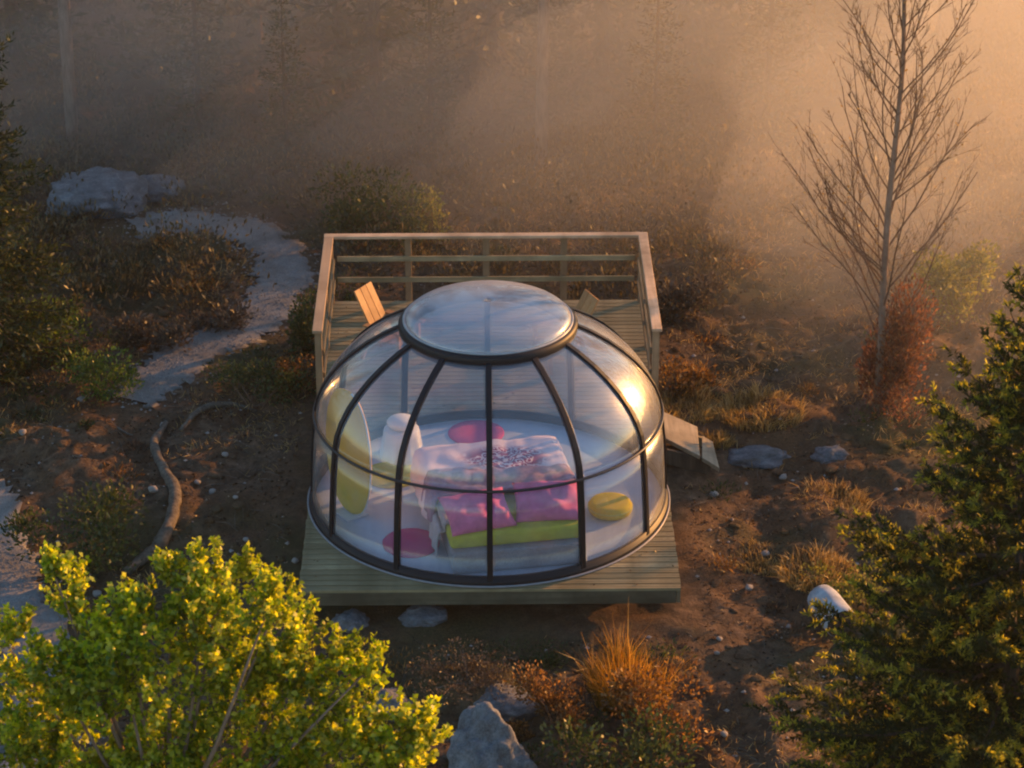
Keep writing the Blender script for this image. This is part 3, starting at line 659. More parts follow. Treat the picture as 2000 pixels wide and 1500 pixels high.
ring = MB().lathe([(.92, 2.22), (1.03, 2.22), (1.06, 2.26), (1.065, 2.36), (1.035, 2.40), (.975, 2.40), (.92, 2.36), (.92, 2.22)], 96, (0, 0, 0), False).build('top_ring', M['frame'], dome, True)
MB().tube([(1.0 * math.cos(a), 1.0 * math.sin(a), 2.402) for a in np.linspace(0, 2 * math.pi, 96, endpoint=False)], .016, 6, True).build('skylight_trim', simple('grey_trim', (.30, .31, .33), .35, .5), dome, True)
capp = [(.99 * math.sin(t), 2.40 + .25 * math.cos(t) ** 1.0) for t in np.linspace(math.pi / 2, .0004, 18)]
MB().lathe(capp + [(r, z - .008) for r, z in reversed(capp)], 96, (0, 0, 0), False).build('skylight', M['cap'], dome, True)

# ------------------------------------------------------------------ inside the dome
FZ = .012
def soft(name, label, cat, w, d, h, mat, loc, rz, tilt=0, seed=0, group=None, puff=.8, wr=.012):
    nx_, ny_ = 22, 18; V = []; F = []; rg = random.Random(seed)
    for s in (1, -1):
        for i in range(nx_ + 1):
            for j in range(ny_ + 1):
                x, y = -1 + 2 * i / nx_, -1 + 2 * j / ny_; t = max(0, (1 - abs(x) ** 2.6) * (1 - abs(y) ** 2.6)) ** (.5 * puff + .1)
                pin = 1 - .07 * (1 - abs(y) ** 2) * abs(x) ** 3; pin2 = 1 - .07 * (1 - abs(x) ** 2) * abs(y) ** 3
                nz = mnoise.noise(Vector((x * 2.2 + seed, y * 2.2, s))) * wr * 2 * t
                V.append((x * w / 2 * pin, y * d / 2 * pin2, s * (h / 2 * t) + nz))
    A = lambda s, i, j: s * (nx_ + 1) * (ny_ + 1) + i * (ny_ + 1) + j
    for i in range(nx_):
        for j in range(ny_): F += [(A(0, i, j), A(0, i + 1, j), A(0, i + 1, j + 1), A(0, i, j + 1)), (A(1, i, j), A(1, i, j + 1), A(1, i + 1, j + 1), A(1, i + 1, j))]
    me = MB().add(V, F).mesh(name, mat, True)
    import bmesh; bm = bmesh.new(); bm.from_mesh(me); bmesh.ops.remove_doubles(bm, verts=bm.verts, dist=1e-5); bm.to_mesh(me); bm.free()
    o = put(name, me, None, loc); o.rotation_euler = (tilt, 0, rz); return tag(o, label, cat, group)
BRZ = math.radians(9.5); bw, bl, bh = 1.58, 2.12, .46
bc = Vector((.15, 1.56, FZ)); bed = thing('double_bed', 'low double bed with grey base and lime green fitted sheet inside the dome', 'bed', bc, BRZ)
RB = Matrix.Rotation(BRZ, 3, 'Z')
def bl2w(x, y, z): return bc + RB @ Vector((x, y, z))
MB().box((0, -.05, .15), (bw - .03, bl + .07, .27)).build('bed_base', M['bedbase'], bed, bevel=.02)
MB().box((0, 0, .385), (bw, bl, .19)).build('mattress', M['sheet'], bed, True, bevel=.05)
for sx in (-1, 1):
    for sy in (-1, 1): MB().box((sx * .7, sy * .92, .0075), (.07, .07, .013)).build('foot', M['frame'], bed)
def drape(name, label, cat, x0, x1, y0, y1, z, mat, hang_l=0, hang_r=0, hang_b=0, th=.03, fold=.02, seed=0, hang_f=0, slope=0):
    nx_, ny_ = 56, 46; V = []
    def prof(s, a, b, hl, hr):
        L = (b - a) + hl + hr; p = s * L - hl; ro = .05
        if p < 0: return a - ro * min(1, -p / ro) * .5, -max(0, -p - .01)
        if p > b - a: return b + ro * min(1, (p - b + a) / ro) * .5, -max(0, p - (b - a) - .01)
        return a + p, 0
    for i in range(nx_ + 1):
        for j in range(ny_ + 1):
            x, dx = prof(i / nx_, x0, x1, hang_l, hang_r); y, dy = prof(j / ny_, y0, y1, hang_f, hang_b)
            f = fold * (mnoise.noise(Vector((x * 2.6 + seed, y * 2.6, 0))) + .55 * mnoise.noise(Vector((x * 7, y * 4 + seed, 2))))
            hz = max(.02, z + dx + dy + (f if dx + dy > -.03 else 0) + slope * (y - y0))
            sx = -1 if dx < 0 and i < nx_ / 2 else (1 if dx < 0 else 0); wv = .03 * math.sin(y * 13 + seed) * min(1, -dx * 4) if dx < 0 else 0
            V.append(bl2w(x + sx * (abs(wv) + .02 + .05 * max(0, -dx)), y + (.03 * math.sin(x * 12) * min(1, -dy * 4) if dy < 0 else 0), hz))
    V = [Vector(v) - bc for v in V]; I = lambda i, j: i * (ny_ + 1) + j
    F = [(I(i, j), I(i + 1, j), I(i + 1, j + 1), I(i, j + 1)) for i in range(nx_) for j in range(ny_)]
    o = MB().add(V, F).build(name, mat, None, True, bc); s = o.modifiers.new('solid', 'SOLIDIFY'); s.thickness = th; s.offset = 1; return tag(o, label, cat)
drape('duvet', 'white duvet with rose paisley print over the far half of the bed', 'duvet', -.80, .80, -.02, 1.06, .50, M['duvet'], .36, .30, .3, .06, .045, 3)
drape('blanket', 'mauve grey blanket folded across the bed below the pink pillows', 'blanket', -.80, .78, -.34, .22, .585, M['blanket'], .30, .14, .05, .05, .075, 8, 0, .0)
drape('bed_throw', 'pale grey throw hanging down the left side of the bed by the magenta rug', 'throw', -.81, -.60, -.78, -.28, .49, M['grey_drape'], .44, 0, 0, .02, .02, 5)
for (x, y, rz, til, lab, sd) in ((-.42, -.76, .16, .40, 'pink pillow on the left side of the lime sheet', 1), (.43, -.66, -.10, .40, 'pink pillow on the right side of the lime sheet', 2)):
    soft('pillow', lab, 'pillow', .80, .60, .24, M['pillow'], bl2w(x, y, .61), BRZ + rz, til, sd, 'pink pillows on the bed', 1.0, .05)
def rug(label, u, v, rx, ry, mat, seed):
    p = at_z(u, v, FZ + .01); m = MB(); prof = [(.0, .016), (.6, .017), (.95, .015), (1.0, .008), (1.0, .001)]; V = []; F = []; n = 48
    for r, z in prof:
        for k in range(n):
            a = 6.28318 * k / n; w_ = 1 + .02 * mnoise.noise(Vector((math.cos(a) * 3, math.sin(a) * 3, seed))); V.append((r * rx * w_ * math.cos(a), r * ry * w_ * math.sin(a), z))
    for i in range(len(prof) - 1):
        for k in range(n): F.append((i * n + (k + 1) % n, i * n + k, (i + 1) * n + k, (i + 1) * n + (k + 1) % n))
    return tag(m.add(V, F).build('round_rug', mat, None, True, (p[0], p[1], FZ + .003)), label, 'rug', 'round coloured rugs on the dome floor')
rug('magenta round rug at the front left of the bed', 803, 1060, .34, .36, M['rug_pink'], 1)
rug('pale lime round rug beside the white side table', 765, 927, .36, .36, M['rug_lime'], 2)
rug('rose pink round rug behind the far end of the bed', 930, 845, .36, .36, M['rug_rose'], 3)
p = at_z(1192, 985, .12); m = MB().lathe([(.02, .15), (.20, .155), (.245, .145), (.265, .11), (.27, .06), (.25, .02), (.22, 0)], 40, (0, 0, 0)); m.f = [f[::-1] for f in m.f]
pf = thing('floor_cushion', 'round yellow floor cushion on the right of the bed', 'cushion', (p[0], p[1], FZ)); m.build('cover', M['rug_yellow'], pf, True)
MB().tube([(.268 * math.cos(a), .268 * math.sin(a), .095) for a in np.linspace(0, 6.283, 40, endpoint=False)], .008, 5, True).build('piping', M['rug_lime'], pf, True)
# side table and lamp
p = at_z(785, 897, FZ); st_ = thing('side_table', 'small round side table under a floor length white cloth', 'table', (p[0], p[1] + .08, FZ)); V = []; F = []; n = 72
prof = [(.01, .40), (.20, .40), (.222, .388), (.232, .32), (.255, .16), (.275, .0)]
for i, (r, z) in enumerate(prof):
    for k in range(n):
        a = 6.28318 * k / n; w_ = 1 + (.05 * math.sin(a * 9) * (.4 - z) * 2.4 if z < .38 else 0); V.append((r * w_ * math.cos(a), r * w_ * math.sin(a), z))
for i in range(len(prof) - 1):
    for k in range(n): F.append((i * n + (k + 1) % n, i * n + k, (i + 1) * n + k, (i + 1) * n + (k + 1) % n))
MB().add(V, F).build('tablecloth', M['white_cloth'], st_, True); MB().lathe([(.2, .355), (.2, .385)], 24).build('tabletop', M['rail_x'], st_); MB().tube([(0, 0, 0), (0, 0, .36)], .03, 8).build('leg', M['rail_z'], st_)
lamp = thing('table_lamp', 'low rounded white lamp on the cloth covered side table', 'lamp', (p[0], p[1] + .08, FZ + .402))
mm = MB().lathe([(.185 * math.sin(t), .08 - .085 * math.cos(t)) for t in np.linspace(.3, 3.141, 16)], 32); mm.build('globe', M['lamp_white'], lamp, True); MB().lathe([(.09, 0), (.085, .012), (.05, .03)], 24).build('foot', M['lamp_white'], lamp, True)
# tall oval screen
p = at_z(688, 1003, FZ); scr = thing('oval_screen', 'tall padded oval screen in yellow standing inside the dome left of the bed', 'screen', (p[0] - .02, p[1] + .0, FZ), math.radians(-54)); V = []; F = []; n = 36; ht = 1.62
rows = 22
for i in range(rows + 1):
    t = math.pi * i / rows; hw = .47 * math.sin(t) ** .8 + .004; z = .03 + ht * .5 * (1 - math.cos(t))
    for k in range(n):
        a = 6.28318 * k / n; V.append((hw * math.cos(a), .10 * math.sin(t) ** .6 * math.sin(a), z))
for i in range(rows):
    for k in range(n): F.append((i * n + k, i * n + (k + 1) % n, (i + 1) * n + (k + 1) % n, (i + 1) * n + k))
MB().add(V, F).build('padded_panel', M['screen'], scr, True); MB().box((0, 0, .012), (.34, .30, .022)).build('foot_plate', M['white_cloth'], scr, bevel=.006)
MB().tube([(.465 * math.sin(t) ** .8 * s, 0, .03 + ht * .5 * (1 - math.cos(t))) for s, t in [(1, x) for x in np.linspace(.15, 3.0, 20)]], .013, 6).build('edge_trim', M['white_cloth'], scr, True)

# ------------------------------------------------------------------ deck chairs behind the dome
def deck_chair(label, loc, rz, nb=3):
    o = thing('deck_chair', label, 'chair', loc, rz, 'wooden chairs on the rear terrace')
    Rx = Matrix.Rotation(math.radians(-28), 3, 'X')
    for k in range(nb): MB().box(Vector(((k - (nb - 1) / 2) * .135, .30, .62)), (.128, .024, .74), Rx).build('back_slat', M['chair'], o, bevel=.004)
    for k in range(5): MB().box((0, -.22 + k * .11, .34 - .012 * k), (.46, .10, .022)).build('seat_slat', M['chair'], o)
    for sx in (-1, 1):
        MB().bar((sx * .24, -.26, 0), (sx * .24, -.26, .50), .05, .05, (0, 1, 0)).build('leg', M['chair'], o); MB().bar((sx * .24, .34, 0), (sx * .24, .16, .52), .05, .05, (0, 1, 0)).build('leg', M['chair'], o)
        MB().box((sx * .26, -.04, .525), (.10, .62, .026)).build('armrest', M['chair'], o, bevel=.004)
    return o
c1 = deck_chair('brown wooden deck chair with sunlit slanted back at the left of the terrace', (-1.28, 6.25, .002), math.radians(58))
copy_tree(c1, (.98, 6.0, .002), math.radians(-66), 'brown wooden deck chair mostly hidden behind the right of the dome')

# ------------------------------------------------------------------ rocks, stones, wood on the ground
def rock_mesh(seed, sub=4, rough=.28, flat=.7, mat=None, cuts=5):
    import bmesh
    bm = bmesh.new(); bmesh.ops.create_icosphere(bm, subdivisions=sub, radius=1); rr = random.Random(seed)
    pl = [(Vector((rr.gauss(0, 1), rr.gauss(0, 1), rr.gauss(.2, .7))).normalized(), rr.uniform(.68, .92)) for _ in range(cuts)]
    for v in bm.verts:
        c = v.co.copy(); c *= 1 + rough * mnoise.fractal(c * 1.2 + Vector((seed * 3.1, 0, 0)), 1.0, 2.0, 3)
        for nr, d in pl:
            e = c.dot(nr) - d
            if e > 0: c -= nr * e * .9
        c *= 1 + .13 * mnoise.fractal(c * 3.6 + Vector((seed, 3, 0)), 1.0, 2.0, 3); c.z *= flat; v.co = c
    me = bpy.data.meshes.new('rock'); bm.to_mesh(me); bm.free(); me.materials.append(mat or M['rock'])
    for p in me.polygons: p.use_smooth = True
    return me
def rock(label, u, v, wpx, hpx, seed, name='boulder', cat='rock', group=None, sub=4, depth=.8, rz=None, mat=None, sink=.3):
    p = gp(u, v); s = pxm(p); w = wpx / s / 2; h = hpx / s / .95
    o = put(name, rock_mesh(seed, sub, mat=mat, flat=1), None, (p.x, p.y + w * depth * .6, p.z + h * (.5 - sink) * .6)); o.scale = (w * 1.15, w * depth * 1.15, h * .62)
    o.rotation_euler = (0, 0, rz if rz is not None else 0); return tag(o, label, cat, group)
rock('long bluish grey boulder below the pale pine at the far left', 185, 412, 190, 72, 5, sub=4)
rock('low grey boulder lying against the right end of the long far one', 300, 392, 110, 42, 6)
rock('blue-grey granite boulder with a sunlit right edge at the bottom centre', 950, 1545, 165, 175, 12, sub=5, depth=.9)
rock('rounded dark grey rock between the yellow leaves and the rusty heather', 752, 1400, 90, 60, 13)
rock('small dark rock behind the big bottom boulder', 985, 1395, 110, 50, 14)
rock('pale half buried stone under the front left corner of the deck', 684, 1228, 62, 34, 15, name='field_stone')
rock('flat brown half buried stone under the middle of the deck front', 830, 1216, 82, 30, 16, name='field_stone')
rock('flat grey slab beside the steps on the right', 1480, 905, 130, 34, 17, name='rock_slab', depth=.5)
rock('pale rounded stone right of the flat slab', 1622, 902, 62, 28, 18, name='field_stone')
SP = [(45, 846, 'white pebble at the left edge above the bottom path'), (160, 782, 'small white stone left of the low green shrub'), (318, 832, 'white stone at the upper end of the curved log'), (440, 890, 'tiny white pebble on bare soil left of the dome'),
      (415, 962, 'white flat stone right of the curved log'), (460, 974, 'white upright stone nearest the flat one right of the log'), (300, 958, 'grey pebble inside the bend of the curved log'), (386, 944, 'grey stone above the two white ones right of the log'),
      (481, 1056, 'pale stone above the tip of the yellow tree'), (190, 1162, 'white pebble between the path and the yellow tree'), (1400, 1278, 'bright white stone on the soil right of the grass clump'), (1414, 1436, 'white splintered stone near the bottom right of centre'),
      (1455, 912, 'tan stone below the flat slab'), (1494, 1084, 'tan lump of stone on the sunlit soil right of the deck'), (1462, 1150, 'small pale stone right of the front deck corner'), (1405, 1250, 'tan stone above the bright white stone'),
      (1540, 1226, 'white pebble left of the bleached log'), (577, 1098, 'grey stone against the left front corner of the deck'), (1530, 934, 'brown stone on the sunlit bank right of the steps'), (1395, 968, 'pale pebble below the steps')]
sme = [rock_mesh(60 + i, 2, mat=M['stone'], flat=.7) for i in range(4)]
for i, (u, v, lab) in enumerate(SP):
    p = gp(u, v); o = put('stone', sme[i % 4], None, (p.x, p.y, p.z + .02)); s = rnd.uniform(.028, .058); o.scale = (s * 1.3, s, s); o.rotation_euler = (0, 0, rnd.random() * 6); tag(o, lab, 'stone', 'pale stones on the soil')
def limb(name, label, pts, radii, mat, lift=.6, cat='log', n=10):
    P = []
    for (u, v), r in zip(pts, radii):
        q = gp(u, v); P.append(np.array([q.x, q.y, q.z + r * lift]))
    S = spline(P, 6); rad = np.interp(np.linspace(0, 1, len(S)), np.linspace(0, 1, len(radii)), radii); b = Vector(S[0])
    S2 = [Vector(s) - b + Vector((mnoise.noise(Vector(s) * 3) * .03, 0, mnoise.noise(Vector(s) * 3 + Vector((9, 0, 0))) * .03)) for s in S]
    rad = [r * (1 + .38 * mnoise.noise(Vector((i * .7, 0, 0)))) for i, r in enumerate(rad)]
    return tag(MB().tube(S2, rad, n).build(name, mat, None, True, b), label, cat)
limb('curved_log', 'long curved weathered log lying on the soil at the left', [(325, 826), (302, 868), (318, 918), (341, 962), (338, 1012), (318, 1056), (288, 1092), (245, 1122)], [.035, .06, .062, .082, .078, .084, .07, .055], M['root'])
limb('branch', 'pale broken branch arching right from the top of the curved log', [(352, 842), (382, 812), (415, 795), (460, 795), (505, 803)], [.03, .04, .045, .035, .015], M['root'], cat='branch')
limb('branch', 'thin fallen branch left of the curved log', [(214, 824), (236, 840), (262, 850)], [.012, .02, .012], M['root'], cat='branch', n=6)
limb('branch', 'thin dead branch on the ground above the spruce at the right', [(1655, 962), (1690, 985), (1730, 1012)], [.012, .016, .008], M['twig'], cat='branch', n=6)
limb('branch', 'pale stick lying above the bottom centre boulder', [(850, 1345), (900, 1338), (912, 1342)], [.010, .014, .008], M['root'], cat='branch', n=6)
limb('branch', 'sunlit dead branch lying over the rusty heather', [(990, 1285), (1040, 1300), (1090, 1322)], [.012, .018, .01], M['root'], cat='branch', n=6)
# bleached log
p = gp(1622, 1250); lg = thing('cut_log', 'short bleached log with a dark rotten end beside the right spruce', 'log', (p.x, p.y, p.z), math.radians(18)); m = MB()
ax = Vector((.02, -.34, -.05)); pts = [Vector((0, .34, .40)) + ax * t for t in np.linspace(0, 1.55, 7)]
m.tube(pts, [.165, .185, .19, .19, .192, .195, .19], 16); m.build('log_body', M['log_bark'], lg, True); e = pts[-1]; dn = ax.normalized()
MB().tube([e - dn * .01, e + dn * .012], [.186, .178], 16).build('rotten_end', M['log_end'], lg)
MB().tube([pts[0] + Vector((.05, 0, -.05)), pts[0] + Vector((.05, .02, -.32))], [.05, .07], 8).build('stub', M['bark'], lg, True)

# ------------------------------------------------------------------ shrubs and grass that can be told apart
bush('low_shrub', 'low bright green shrub on the left side of the gravel path', 195, 768, 150, 100, M['green'], .06, seed=1)
bush('shrub', 'dark green shrub rising behind the left part of the rear railing', 742, 488, 220, 160, M['dkgreen'], .08, seed=2)
bush('shrub', 'sunlit yellow-green shrub right behind the rear railing', 838, 480, 95, 120, M['ygreen'], .075, seed=3)
bush('heather', 'olive heather spreading left of the dome beside the path', 500, 785, 190, 95, M['dkgreen'], .05, seed=4)
bush('heather', 'orange tinted heather against the left side of the deck', 578, 765, 80, 85, M['heath'], .05, seed=5)
bush('shrub', 'dark shrub squeezed between the path bend and the railing', 600, 690, 95, 150, M['dkgreen'], .07, seed=6)
bush('scrub', 'grey-brown scrub inside the loop of the path', 415, 640, 150, 50, M['brown'], .08, seed=7)
bush('scrub', 'brown scrub left of the loop of the path', 290, 660, 190, 66, M['brown'], .08, seed=8)
bush('scrub', 'rust tinged scrub just under the far bend of the path', 385, 560, 130, 30, M['heath'], .05, seed=24)
bush('brush_pile', 'dark tangled brush pile left of the curved log', 140, 1115, 270, 150, M['dkgreen'], .07, seed=9, cat='brush')
bush('heather', 'rusty orange heather above the big bottom boulder', 1075, 1415, 150, 120, M['heath'], .05, seed=10)
bush('heather', 'small sunlit orange heather on the right edge of the big boulder', 1015, 1448, 60, 60, M['heath'], .04, seed=11)
bush('shrub', 'brown and green shrub under the orange grass clump', 1275, 1430, 200, 160, M['heath'], .06, seed=12)
bush('shrub', 'dark green shrub at the bottom edge below the grass clump', 1210, 1540, 260, 150, M['dkgreen'], .07, seed=13)
bush('moss_mound', 'brown mossy mound on the bank below the deck front', 900, 1335, 250, 46, M['brown'], .035, seed=41, cat='moss', up=.8)
bush('moss_mound', 'olive mossy mound between the deck front and the rusty heather', 1035, 1300, 150, 40, M['dkgreen'], .035, seed=42, cat='moss', up=.8)
bush('undershrub', 'red-brown twiggy shrub round the foot of the tall bare tree', 1722, 805, 175, 265, M['red'], .075, n=4600, seed=14, up=1.2, Wr=.42)
bush('shrub', 'golden-green sapling thicket in the mist right of the bare tree', 1870, 640, 190, 180, M['ygreen'], .08, seed=15)
bush('shrub', 'dull green shrub right of the railing end', 1345, 770, 120, 80, M['heath'], .06, seed=16)
bush('shrub', 'green undergrowth at the foot of the left edge spruce', 95, 690, 200, 120, M['green'], .08, seed=17)
bush('shrub', 'yellow mossy mound beside the bleached log', 1650, 1165, 170, 70, M['ygreen'], .05, seed=18)
bush('shrub', 'pale straw coloured bush in the mist left of the bare tree', 1330, 620, 170, 80, M['brown'], .08, seed=19)
tuft('orange clump of dry grass at the bottom centre', 1230, 1365, 170, 135, M['rust_grass'], n=2200, seed=31, lean=.5, bw=.010)
tuft('few long straw stalks leaning left from the grass clump', 1165, 1330, 60, 150, n=26, seed=32, lean=.9, name='grass_stalks', bw=.010)
tuft('long straw stalks standing up before the deck front', 1213, 1300, 40, 165, n=14, seed=37, lean=.3, name='grass_stalks', bw=.010)
tuft('golden dry grass along the bank right of the railing', 1345, 800, 170, 34, n=1300, seed=33, lean=.8)
tuft('golden dry grass patch farther right on the same bank', 1485, 806, 200, 36, n=1500, seed=34, lean=.8)
tuft('tuft of dry grass behind the steps', 1405, 862, 70, 36, n=400, seed=35, lean=.7)
tuft('sunlit tuft of grass on the slope right of the dome', 1625, 985, 170, 30, n=1000, seed=36, lean=.9)
tuft('tuft of yellow grass above the bleached log', 1600, 1120, 190, 36, n=1100, seed=38, lean=.9)
tuft('short rusty grass near the front right corner of the deck', 1490, 1092, 150, 26, n=700, seed=39, lean=.9)

# ground litter, grass and twigs: nobody could count them
n = 70000; x = R_.uniform(-9, 10, n); y = -4.5 + 20 * R_.random(n); k_ = free(x, y, .0); x, y = x[k_], y[k_]; n = len(x)
D = R_.normal(size=(n, 3)) * [1, 1, .30] + [0, 0, .12]; V, F = leaf_arrays(np.stack([x, y, zg(x, y) + .004], 1), D, R_.uniform(.02, .065, n), R_.uniform(.012, .04, n), R_, .5)
tag(put('leaf_litter', np_mesh('leaf_litter', V, F, M['litter'])), kind='stuff')
n = 70000; x = R_.uniform(-9, 10, n); y = -4.5 + 22 * R_.random(n); k_ = free(x, y) & (vnoise(x * .8 + 11, y * .8) + .7 * vnoise(x * 1.3 + y * .5, y * 3.1 - x * .8 + 5) > np.where(x > 2.2, .06, .20)); x, y = x[k_], y[k_]; n = len(x)
D = R_.normal(size=(n, 3)) * [.6, .6, .2] + [0, 0, .55]; V, F = leaf_arrays(np.stack([x, y, zg(x, y) - .005], 1), D, R_.uniform(.06, .19, n), .010, R_, .4)
tag(put('dry_grass', np_mesh('dry_grass', V, F, M['straw'])), kind='stuff')
n = 620; cx = R_.uniform(-8.5, 9.5, n); cy_ = R_.uniform(-4.5, 13, n); k_ = free(cx, cy_, .15) & (vnoise(cx * .7 + 21, cy_ * .7 + 4) + .5 * vnoise(cx * 1.9, cy_ * 1.9) > -.02) & ~((cx > -4.6) & (cx < -2.2) & (cy_ < 5)); cx, cy_ = cx[k_], cy_[k_]; n = len(cx); m = 110
q = rand_dir(n * m, R_) * R_.random((n * m, 1)) ** .5; q[:, 2] = np.abs(q[:, 2]); rad = np.repeat(R_.uniform(.10, .34, n), m)[:, None]
P = np.repeat(np.stack([cx, cy_, zg(cx, cy_) - .02], 1), m, 0) + q * rad * np.array([1, 1, .55]); V, F = leaf_arrays(P, q + [0, 0, .7] + R_.normal(size=q.shape) * .5, R_.uniform(.03, .09, n * m), R_.uniform(.010, .028, n * m), R_)
pick = np.repeat(R_.integers(0, 3, n), m)
tag(put('ground_cover', np_mesh('ground_cover', V, F, [M['brown'], M['heath'], M['dkgreen']], mi=pick)), kind='stuff')
n = 420; x = R_.uniform(-2.15, 2.15, n); y = R_.uniform(.05, 8.0, n); k_ = np.hypot(x, y - 2.24) > 2.28; x, y = x[k_], y[k_]; n = len(x)
V, F = leaf_arrays(np.stack([x, y, np.full(n, .006)], 1), R_.normal(size=(n, 3)) * [1, 1, .08], R_.uniform(.02, .055, n), R_.uniform(.012, .03, n), R_, .3)
tag(put('fallen_leaves', np_mesh('fallen_leaves', V, F, M['litter'])), kind='stuff')
m = MB()
for k in range(1500):
    x, y = rnd.uniform(-8, 9), rnd.uniform(-4, 13)
    if not bool(free(np.array(x), np.array(y), .05)): continue
    a = rnd.random() * 6.28; l = rnd.uniform(.06, .38); z = zgf(x, y); x2, y2 = x + l * math.cos(a), y + l * math.sin(a)
    m.tube([(x, y, z + .01), ((x + x2) / 2 + rnd.uniform(-.03, .03), (y + y2) / 2, max(z, zgf(x2, y2)) + .025), (x2, y2, zgf(x2, y2) + .012)], [.006, .005, .003], 3)
m.build('twig_litter', M['root'])['kind'] = 'stuff'
ico = np.array([tuple(v.co) for v in rock_mesh(71, 2, mat=M['soil']).vertices]); icf = np.array([tuple(p.vertices) for p in bpy.data.meshes['rock.%03d' % (len([m_ for m_ in bpy.data.meshes if m_.name.startswith('rock')]) - 1)].polygons])
n = 1700; x = R_.uniform(-8.5, 9.5, n); y = R_.uniform(-4.5, 12, n); k_ = free(x, y, .05); x, y = x[k_], y[k_]; n = len(x); s = (.018 + .075 * R_.random(n) ** 2.5)[:, None, None]; a = R_.random(n) * 6.28
rot = ico[None] * np.array([1.2, 1, .7]) * R_.uniform(.7, 1.3, (n, 1, 3)); W = np.stack([rot[..., 0] * np.cos(a)[:, None] - rot[..., 1] * np.sin(a)[:, None], rot[..., 0] * np.sin(a)[:, None] + rot[..., 1] * np.cos(a)[:, None], rot[..., 2]], -1)
V = (np.stack([x, y, zg(x, y)], 1)[:, None, :] + W * s).reshape(-1, 3); F = (np.arange(n)[:, None, None] * len(ico) + icf[None]).reshape(-1, 3)
tag(put('soil_clods', np_mesh('soil_clods', V, F, M['soil'], True)), kind='stuff')
n = 1500; x = R_.uniform(-8, 9, n); y = R_.uniform(-4, 13, n); k_ = free(x, y); x, y = x[k_], y[k_]; n = len(x); s = (.008 + .03 * R_.random(n) ** 3)[:, None]
V = (np.stack([x, y, zg(x, y) + .004], 1)[:, None, :] + oct_[None] * s[:, :, None] * R_.uniform(.6, 1.4, (n, 6, 1))).reshape(-1, 3); F = (np.arange(n)[:, None, None] * 6 + of[None]).reshape(-1, 3)
tag(put('pebbles', np_mesh('pebbles', V, F, M['stone'])), kind='stuff')

# ------------------------------------------------------------------ trees that frame the picture
p = gp(1712, 800); bare_tree('bare_tree', 'tall leafless young birch standing in golden mist on the right', (p.x, p.y, p.z), 8.8, 77, M['straw'], nbr=84, spread=.275, leaf=520, r0=.055, lo=.10, sub=4, thin=.72)
spruce('spruce_tree', 'big dark spruce with sunlit gold branch tips in the right foreground', (4.36, -7.3, zgf(4.36, -7.3)), 7.8, 2.62, 8, [M['needle'], M['lit_tips']], lev=.33, br=15, twig=.085, blade=.0052, L=.058, W=.018, base=.3, fan=.85)
p = gp(-18, 735); spruce('spruce_tree', 'green spruce cut by the left edge of the picture', (p.x, p.y, p.z), 6.6, 1.4, 9, [M['needle'], M['needle_bg']], lev=.22, br=8, twig=.10, blade=.035, L=.10, W=.035, base=.04)
# leafy tree, bottom left: shoots full of small leaves
def leafy_tree():
    TY = -11.2; b = at_y(330, 1750, TY); x0, y0 = float(b[0]), float(TY); z0 = zgf(x0, y0)
    o = thing('leafy_tree', 'leafy tree with glowing yellow-green leaves in the bottom left foreground', 'tree', (x0, y0, z0)); base = np.array([x0, y0, z0])
    LB = [(428, 1150, 66), (395, 1240, 100), (520, 1200, 52), (250, 1225, 82), (150, 1190, 48), (105, 1120, 22), (440, 1310, 120), (600, 1300, 100), (690, 1310, 52), (250, 1350, 130), (120, 1340, 105), (50, 1440, 120),
          (500, 1440, 150), (690, 1430, 105), (825, 1432, 50), (300, 1510, 150), (800, 1500, 80), (10, 1255, 40), (140, 1500, 120), (600, 1540, 120), (722, 1305, 26), (335, 1130, 22), (545, 1170, 26)]
    rng = np.random.default_rng(17); P = []; D = []; tw = MB(); br = MB(); top = Vector((0, 0, float(at_y(330, 1650, TY)[2]) - z0))
    br.tube([(0, 0, -.2), (.05, .03, top.z * .5), top], [.11, .085, .06], 10)
    for i, (u, v, r) in enumerate(LB):
        yy = TY + rng.uniform(-.35, .35); c = at_y(u, v, yy) - base; rm = r / 285.0
        mid = top.lerp(Vector(c), .5) + Vector((0, 0, -.12)); br.tube([top, mid, Vector(c)], [.028, .016, .006], 6)
        ns = int(9 + 330 * rm * rm)
        for s in range(ns):
            q = rng.normal(size=3); q /= np.linalg.norm(q); q *= rm * rng.random() ** .4; st0 = c + q * .72
            d = q / (rm + 1e-6) * .55 + np.array([0, 0, .75]) + rng.normal(size=3) * .28; d /= np.linalg.norm(d); L = rng.uniform(.14, .30) * (1 if rm > .12 else .7)
            e = st0 + d * L; tw.tube([Vector(c) * .35 + Vector(st0) * .65, Vector(st0), Vector(e)], [.004, .003, .0015], 3)
            k = int(rng.uniform(30, 48)); t = rng.random(k) ** .8; pp = st0 + d * (t * L)[:, None] + rng.normal(size=(k, 3)) * .012
            P.append(pp); D.append(rng.normal(size=(k, 3)) + d * .5)
    P = np.concatenate(P); D = np.concatenate(D); n = len(P)
    V, F = leaf_arrays(P, D, rng.uniform(.032, .06, n), rng.uniform(.028, .046, n), rng, .4)
    put('crown', np_mesh('crown', V, F, M['yleaf']), o)['kind'] = 'stuff'; br.build('trunk', M['bark_birch'], o, True); tw.build('twigs', M['twig'], o)['kind'] = 'stuff'
leafy_tree()

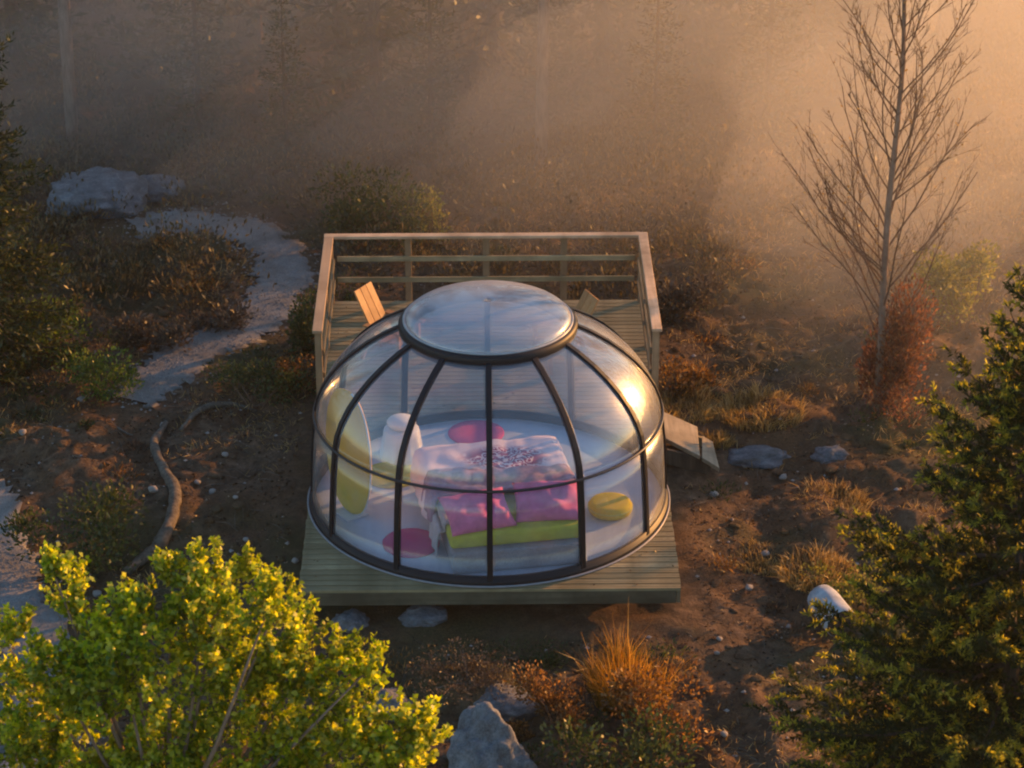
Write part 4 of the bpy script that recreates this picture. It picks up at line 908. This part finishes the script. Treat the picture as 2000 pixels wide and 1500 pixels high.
# ------------------------------------------------------------------ morning haze and the mist bank behind the deck
def air(name, col, dens, g):
    t = NT(name); t.n.remove(t.b); pv = t.n.new('ShaderNodeVolumePrincipled')
    pv.inputs['Color'].default_value = col; pv.inputs['Density'].default_value = dens; pv.inputs['Anisotropy'].default_value = g
    t.l.new(pv.outputs[0], t.out.inputs['Volume']); return t.m
MB().box((0, 50, 9.0), (230, 228, 30.0)).build('haze', air('thin_morning_haze', (.93, .92, .91, 1), .00022, .35))['kind'] = 'stuff'
ol = [(12.5, -.5), (8.5, 1.4), (4.2, 5.2), (2.8, 8.75), (-4.5, 10.8), (-14, 15.0), (-24, 22), (-24, 60), (12.5, 60)]
ol = ol[::-1]; n = len(ol); MB().add([(x, y, -6.2) for x, y in ol] + [(x, y, 5.0) for x, y in ol], [tuple(range(n - 1, -1, -1)), tuple(range(n, 2 * n))] + [(i, (i + 1) % n, n + (i + 1) % n, n + i) for i in range(n)]
    ).build('mist', air('ground_mist', (.96, .93, .88, 1), .021, .3))['kind'] = 'stuff'
def wisp(x, y, z, lx, ly, lz, rz, seed):          # drifting wisp: mist lump shaped along the sun to stand as a light shaft
    import bmesh
    bm = bmesh.new(); bmesh.ops.create_icosphere(bm, subdivisions=4, radius=1)
    for v in bm.verts:
        c = v.co.copy(); v.co = c * (1 + .30 * mnoise.fractal(c * 1.3 + Vector((seed * 5.0, 0, 0)), 1.0, 2.0, 3)); v.co = Vector((v.co.x * lx, v.co.y * ly, v.co.z * lz))
    me = bpy.data.meshes.new('mist'); bm.to_mesh(me); bm.free(); me.materials.append(WISP); o = put('mist', me, None, (x, y, z)); o.rotation_euler = (0, 0, rz); o['kind'] = 'stuff'
WISP = air('drifting_mist', (.96, .93, .88, 1), .035, .3)
RZS = math.atan2(SDIR.y, SDIR.x)
for a in ((3.4, 13.2, 1.2, 5.2, 1.9, 2.0, RZS, 1), (7.4, 12.0, 1.6, 4.6, 2.0, 2.4, RZS, 2), (-2.2, 17.0, 2.2, 5.0, 1.8, 1.9, RZS, 3), (4.8, 18.2, 2.4, 5.5, 2.0, 2.2, RZS, 4), (9.2, 17.2, 2.2, 3.4, 1.8, 2.0, RZS, 5), (-1.5, 13.4, .8, 4.6, 1.3, 1.2, RZS, 7), (-6.2, 14.8, 1.0, 3.6, 1.6, 1.4, RZS, 6), (.8, 15.6, 1.0, 4.0, 1.2, 1.3, RZS + .1, 8), (6.2, 9.6, .3, 2.6, 1.3, 1.0, RZS, 9)): wisp(*a)
